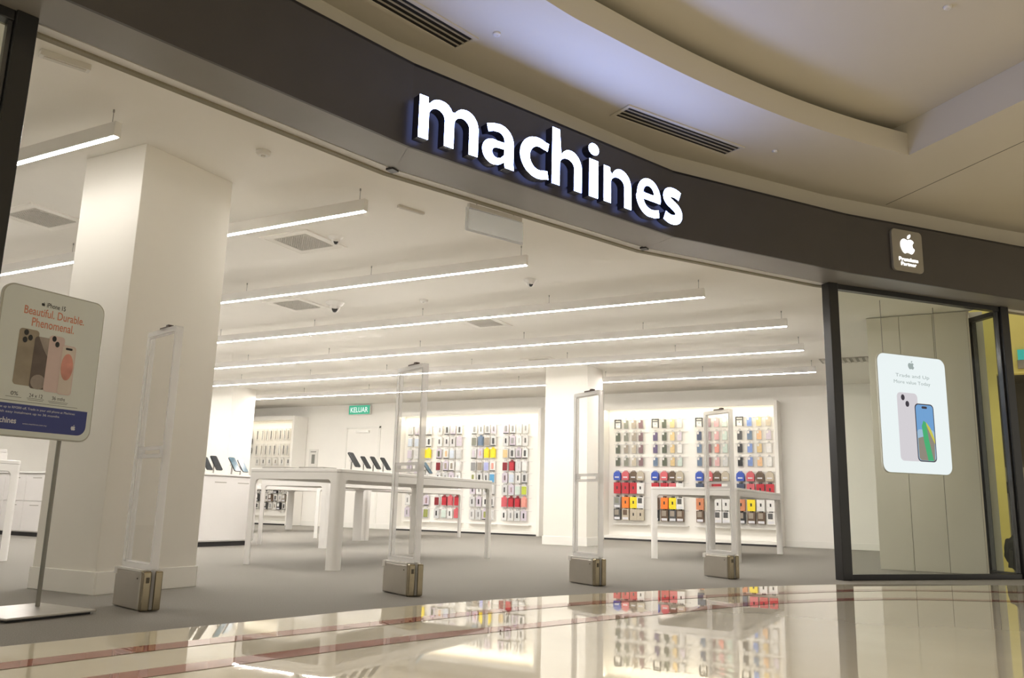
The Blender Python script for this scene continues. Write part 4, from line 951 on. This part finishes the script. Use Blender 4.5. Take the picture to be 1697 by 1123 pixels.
# ------------------------------------------------------------------ ceiling fittings
def diffuser(x, y, s, label, fine=True):
    t = thing('air_diffuser', label, 'air vent', (x, y, ZC), group='square ceiling air vents')
    h = s / 2; e = 0.10
    m = MB(); fr = 0.035
    for a, b in ((-h, -h + fr), (h - fr, h)):
        m.box(a, b, -h, h, -0.012, 0.0); m.box(-h + fr, h - fr, a, b, -0.012, 0)
    m.build('frame', 'store_ceiling', t)
    i = h - e
    m = MB(); m.add([(-h + fr, -h + fr, -0.010), (h - fr, -h + fr, -0.010), (h - fr, h - fr, -0.010), (-h + fr, h - fr, -0.010), (-i, -i, -0.003), (i, -i, -0.003), (i, i, -0.003), (-i, i, -0.003)],
                    [(0, 1, 5, 4), (1, 2, 6, 5), (2, 3, 7, 6), (3, 0, 4, 7)]); m.build('flange', 'store_ceiling', t)
    m = MB(); m.box(-i, i, -i, i, -0.0025, -0.001); m.build('back_plate', 'grille_back', t)
    m = MB(); n = 14
    for k in range(n + 1):
        p = -i + 2 * i * k / n
        m.box(p - 0.006, p + 0.006, -i, i, -0.008, -0.003); m.box(-i, i, p - 0.006, p + 0.006, -0.008, -0.003)
    m.build('grille', 'grille', t)
diffuser(-5.35, 5.76, 0.58, 'perforated square air vent left of the entrance header, nearest the front')
diffuser(-7.05, 4.27, 0.58, 'square ceiling air vent left of the large near column')
diffuser(-7.20, 7.72, 0.60, 'square ceiling air vent beside the dome camera')
diffuser(-5.50, 9.50, 0.55, 'square ceiling air vent above the long white table')
diffuser(-6.05, 12.4, 0.55, 'square ceiling air vent in front of the middle white column')
def camera_dome(x, y, label, s=1.0):
    t = thing('ceiling_camera', label, 'camera', (x, y, ZC), group='ceiling cameras')
    MB().lathe([(0.055 * s, -0.035 * s), (0.075 * s, -0.018 * s), (0.085 * s, -0.001)], n=20).build('mount', 'white_plastic', t, True)
    MB().lathe([(0.004, -0.10 * s), (0.028 * s, -0.092 * s), (0.046 * s, -0.066 * s), (0.05 * s, -0.045 * s), (0.05 * s, -0.034 * s)], n=18).build('shell', 'white_plastic', t, True)
    MB().lathe([(0.002, -0.03 * s), (0.018 * s, -0.024 * s), (0.026 * s, -0.006 * s), (0.027 * s, 0.004 * s)], (0, 0, 0), 16).xf(Matrix.Translation((0.028 * s, -0.03 * s, -0.072 * s)) @ Matrix.Rotation(0.9, 4, Vector((0.75, 0.66, 0)))).build('lens', 'black_plastic', t, True)
camera_dome(-6.66, 7.80, 'white ceiling camera with dark lens beside the square vent', 1.35)
camera_dome(-4.96, 5.76, 'small ceiling camera beside the perforated front vent', 0.8)
camera_dome(-3.96, 7.78, 'small ceiling camera past the end of the third line lamp', 0.85)
def disc(x, y, z, label, nm='smoke_detector', mat='white_plastic', s=1.0, cat='smoke detector'):
    t = thing(nm, label, cat, (x, y, z))
    MB().lathe([(0.035 * s, -0.032 * s), (0.048 * s, -0.022 * s), (0.052 * s, -0.001)], n=18).build('body', mat, t, True)
    MB().lathe([(0.012 * s, -0.040 * s), (0.016 * s, -0.0325 * s)], n=10).build('sensor', 'grille', t)
disc(-4.18, 4.03, ZC, 'round white smoke detector on the ceiling above the near column')
disc(-5.55, 8.10, ZC, 'round white smoke detector between third and fourth line lamps')
disc(-8.3, 9.2, ZC, 'round white smoke detector near the middle of the shop ceiling')
disc(-2.61, 4.54, ZM, 'small round sprinkler on the mall ceiling above the sign', 'sprinkler', 'track', 0.55, 'sprinkler')
disc(0.15, 6.05, ZK, 'small round sprinkler in the raised mall ceiling tray', 'sprinkler', 'track', 0.55, 'sprinkler')
disc(-1.27, 7.28, ZM, 'small round sprinkler beside the right slot vent', 'sprinkler', 'track', 0.5, 'sprinkler')
def ceiling_bar(x0, y0, x1, y1, w, label, nm, mat, h=0.02, cat='ceiling fitting'):
    p, q = Vector((x0, y0)), Vector((x1, y1)); tt = (q - p).normalized(); n_ = Vector((-tt.y, tt.x)) * w / 2
    t = thing(nm, label, cat, (x0, y0, ZC)); o = Matrix.Translation((-x0, -y0, 0))
    MB().prism([tuple(p - n_), tuple(q - n_), tuple(q + n_), tuple(p + n_)], -h, -0.0005).xf(o).build('body', mat, t)
    n_ *= 0.6; p2 = p + tt * 0.02; q2 = q - tt * 0.02
    MB().prism([tuple(p2 - n_), tuple(q2 - n_), tuple(q2 + n_), tuple(p2 + n_)], -h - 0.004, -h).xf(o).build('insert', 'grille', t)
ceiling_bar(-3.93, 5.30, -3.84, 5.54, 0.03, 'thin grey slot fitting on the ceiling before the second lamp', 'slot_fitting', 'grille')
ceiling_bar(-4.33, 2.48, -4.24, 2.72, 0.05, 'small ceiling sensor bar beside the left post', 'sensor_bar', 'white_plastic', 0.035)
ceiling_bar(-1.66, 8.35, -1.50, 8.60, 0.035, 'small ceiling sensor bar beside the right post', 'sensor_bar', 'white_plastic', 0.03)
# vent grille seen through the window
t = thing('slot_grille', 'slatted ceiling grille seen through the right shop window', 'air vent', (-1.43, 13.95, ZC))
MB().box(-0.42, 0.42, -0.22, 0.22, -0.006, -0.001).build('back_plate', 'grille_back', t)
sl = MB().box(-0.02, 0.02, -0.2, 0.2, -0.022, -0.006).mesh('slat', 'grille')
for k in range(9): inst('slat', sl, t, Matrix.Translation((-0.36 + k * 0.09, 0, 0)))
# linear slot diffusers of the mall ceiling
def slot_vent(p, q, label):
    p, q = Vector(p), Vector(q); tt = (q - p).normalized(); L = (q - p).length; n_ = Vector((-tt.y, tt.x))
    t = thing('slot_diffuser', label, 'air vent', (p.x, p.y, ZM), math.atan2(tt.y, tt.x), 'mall ceiling slot vents')
    w = 0.09
    MB().box(0, L, -w, w, -0.004, -0.001).build('recess', 'black_gap', t)
    m = MB(); m.box(-0.03, L + 0.03, w, w + 0.03, -0.012, -0.001).box(-0.03, L + 0.03, -w - 0.03, -w, -0.012, -0.001).box(-0.03, 0, -w, w, -0.012, -0.001).box(L, L + 0.03, -w, w, -0.012, -0.001)
    m.build('frame', 'mall_paint', t)
    for y in (-0.05, 0.0, 0.05): MB().box(0, L, y - 0.006, y + 0.006, -0.010, -0.004).build('slat', 'grille_back', t)
slot_vent((-2.235, 5.98), (-1.61, 7.115), 'dark slot air vent in mall ceiling right of the sign')
slot_vent((-3.26, 3.10), (-2.875, 4.54), 'dark slot air vent in mall ceiling left of the sign')

# ------------------------------------------------------------------ beyond the corner
o = MB().box(0.22, 0.54, 13.2, 13.35, 0, 3.8).build('wall_yellow', 'yellow_paint'); tag(o, 'yellow painted wall beyond the side glass', 'wall', kind='structure')
o = MB().box(0.54, 4.5, 13.2, 13.35, 2.57, 3.8).build('wall_yellow_upper', 'yellow_paint'); tag(o, 'yellow wall above the dark recess at the right edge', 'wall', kind='structure')
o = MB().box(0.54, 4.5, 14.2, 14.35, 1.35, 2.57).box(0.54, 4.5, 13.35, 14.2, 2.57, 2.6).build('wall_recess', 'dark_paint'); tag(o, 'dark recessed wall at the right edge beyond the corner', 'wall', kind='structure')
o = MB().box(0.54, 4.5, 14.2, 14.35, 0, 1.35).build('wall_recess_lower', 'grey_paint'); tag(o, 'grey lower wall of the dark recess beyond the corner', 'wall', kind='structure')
o = MB().box(0.54, 4.5, 14.17, 14.20, 0.78, 0.90).build('trim_3', 'grey_paint', bevel=0.006); tag(o, 'grey ledge across the recess beyond the corner', 'ledge', kind='structure')
t = thing('wall_switch', 'small dark switch box on the grey recess beyond the side glass', 'switch', (0.615, 14.18, 0.98))
MB().box(-0.05, 0.05, -0.02, 0.02, 0, 0.16).build('plate', 'black_plastic', t, bevel=0.004); MB().box(-0.02, 0.02, -0.026, -0.02, 0.05, 0.11).build('rocker', 'dark_paint', t)
t = thing('teal_sign', 'small teal sign on the yellow wall at the right edge', 'sign', (0.86, 13.18, 2.75))
MB().box(-0.05, 0.20, -0.02, 0.02, 0, 0.14).build('face', 'teal', t); MB().box(-0.06, 0.21, -0.015, 0.02, -0.12, -0.002).build('mount', 'grey_paint', t)
bgt = thing('cloth_bundle', 'dark grey bundled bag on the floor beyond the side glass', 'bag', (0.60, 12.0, 0))
bm = bmesh.new(); bmesh.ops.create_icosphere(bm, subdivisions=4, radius=1.0)
from mathutils import noise as mnoise
for v in bm.verts:
    d = 1 + 0.16 * mnoise.noise(v.co * 2.3) + 0.05 * mnoise.noise(v.co * 6)
    v.co = Vector((v.co.x * 0.19 * d, v.co.y * 0.22 * d, max(0.0, (v.co.z * 0.5 + 0.42) * 0.48 * d + 0.02)))
me = bpy.data.meshes.new('bundle'); bm.to_mesh(me); bm.free(); me.materials.append(MATS['bag_cloth']); me.polygons.foreach_set('use_smooth', [True] * len(me.polygons))
inst('bundle', me, bgt)
MB().tube([(-0.15, -0.18, 0.05), (-0.13, -0.21, 0.25), (-0.02, -0.17, 0.40), (0.08, -0.19, 0.28), (0.12, -0.20, 0.05)], 0.022, 8).build('strap', 'bag_cloth', bgt, True)

# ------------------------------------------------------------------ added mall downlights (unseen, put in to brighten the mall and corridor)
def downlight(x, y, z, w, label):
    t = thing('added_mall_downlight', label, 'ceiling lamp', (x, y, z), group='added mall downlights')
    MB().lathe([(0.09, -0.012), (0.11, -0.008), (0.115, -0.0005)], n=20).build('ring', 'white_plastic', t, True)
    ld = bpy.data.lights.new('added_mall_downlight_beam', 'SPOT'); ld.energy = w; ld.spot_size = math.radians(125); ld.spot_blend = 0.6; ld.shadow_soft_size = 0.08; ld.color = (1.0, 0.92, 0.76)
    lo = bpy.data.objects.new('added_lamp_beam', ld); COL.objects.link(lo); lo.parent = t; lo.location = (0, 0, -0.03)
for i, (x, y, z) in enumerate(((2.2, -1.5, ZK), (-0.8, -1.5, ZK), (2.6, 2.2, ZK), (4.2, 0.2, ZK), (6.8, 5.5, ZM), (4.6, 8.6, ZM), (2.2, 12.2, ZM))):
    downlight(x, y, z, 260, 'added unseen mall fill downlight, %s of those around the viewer' % ORD[i])
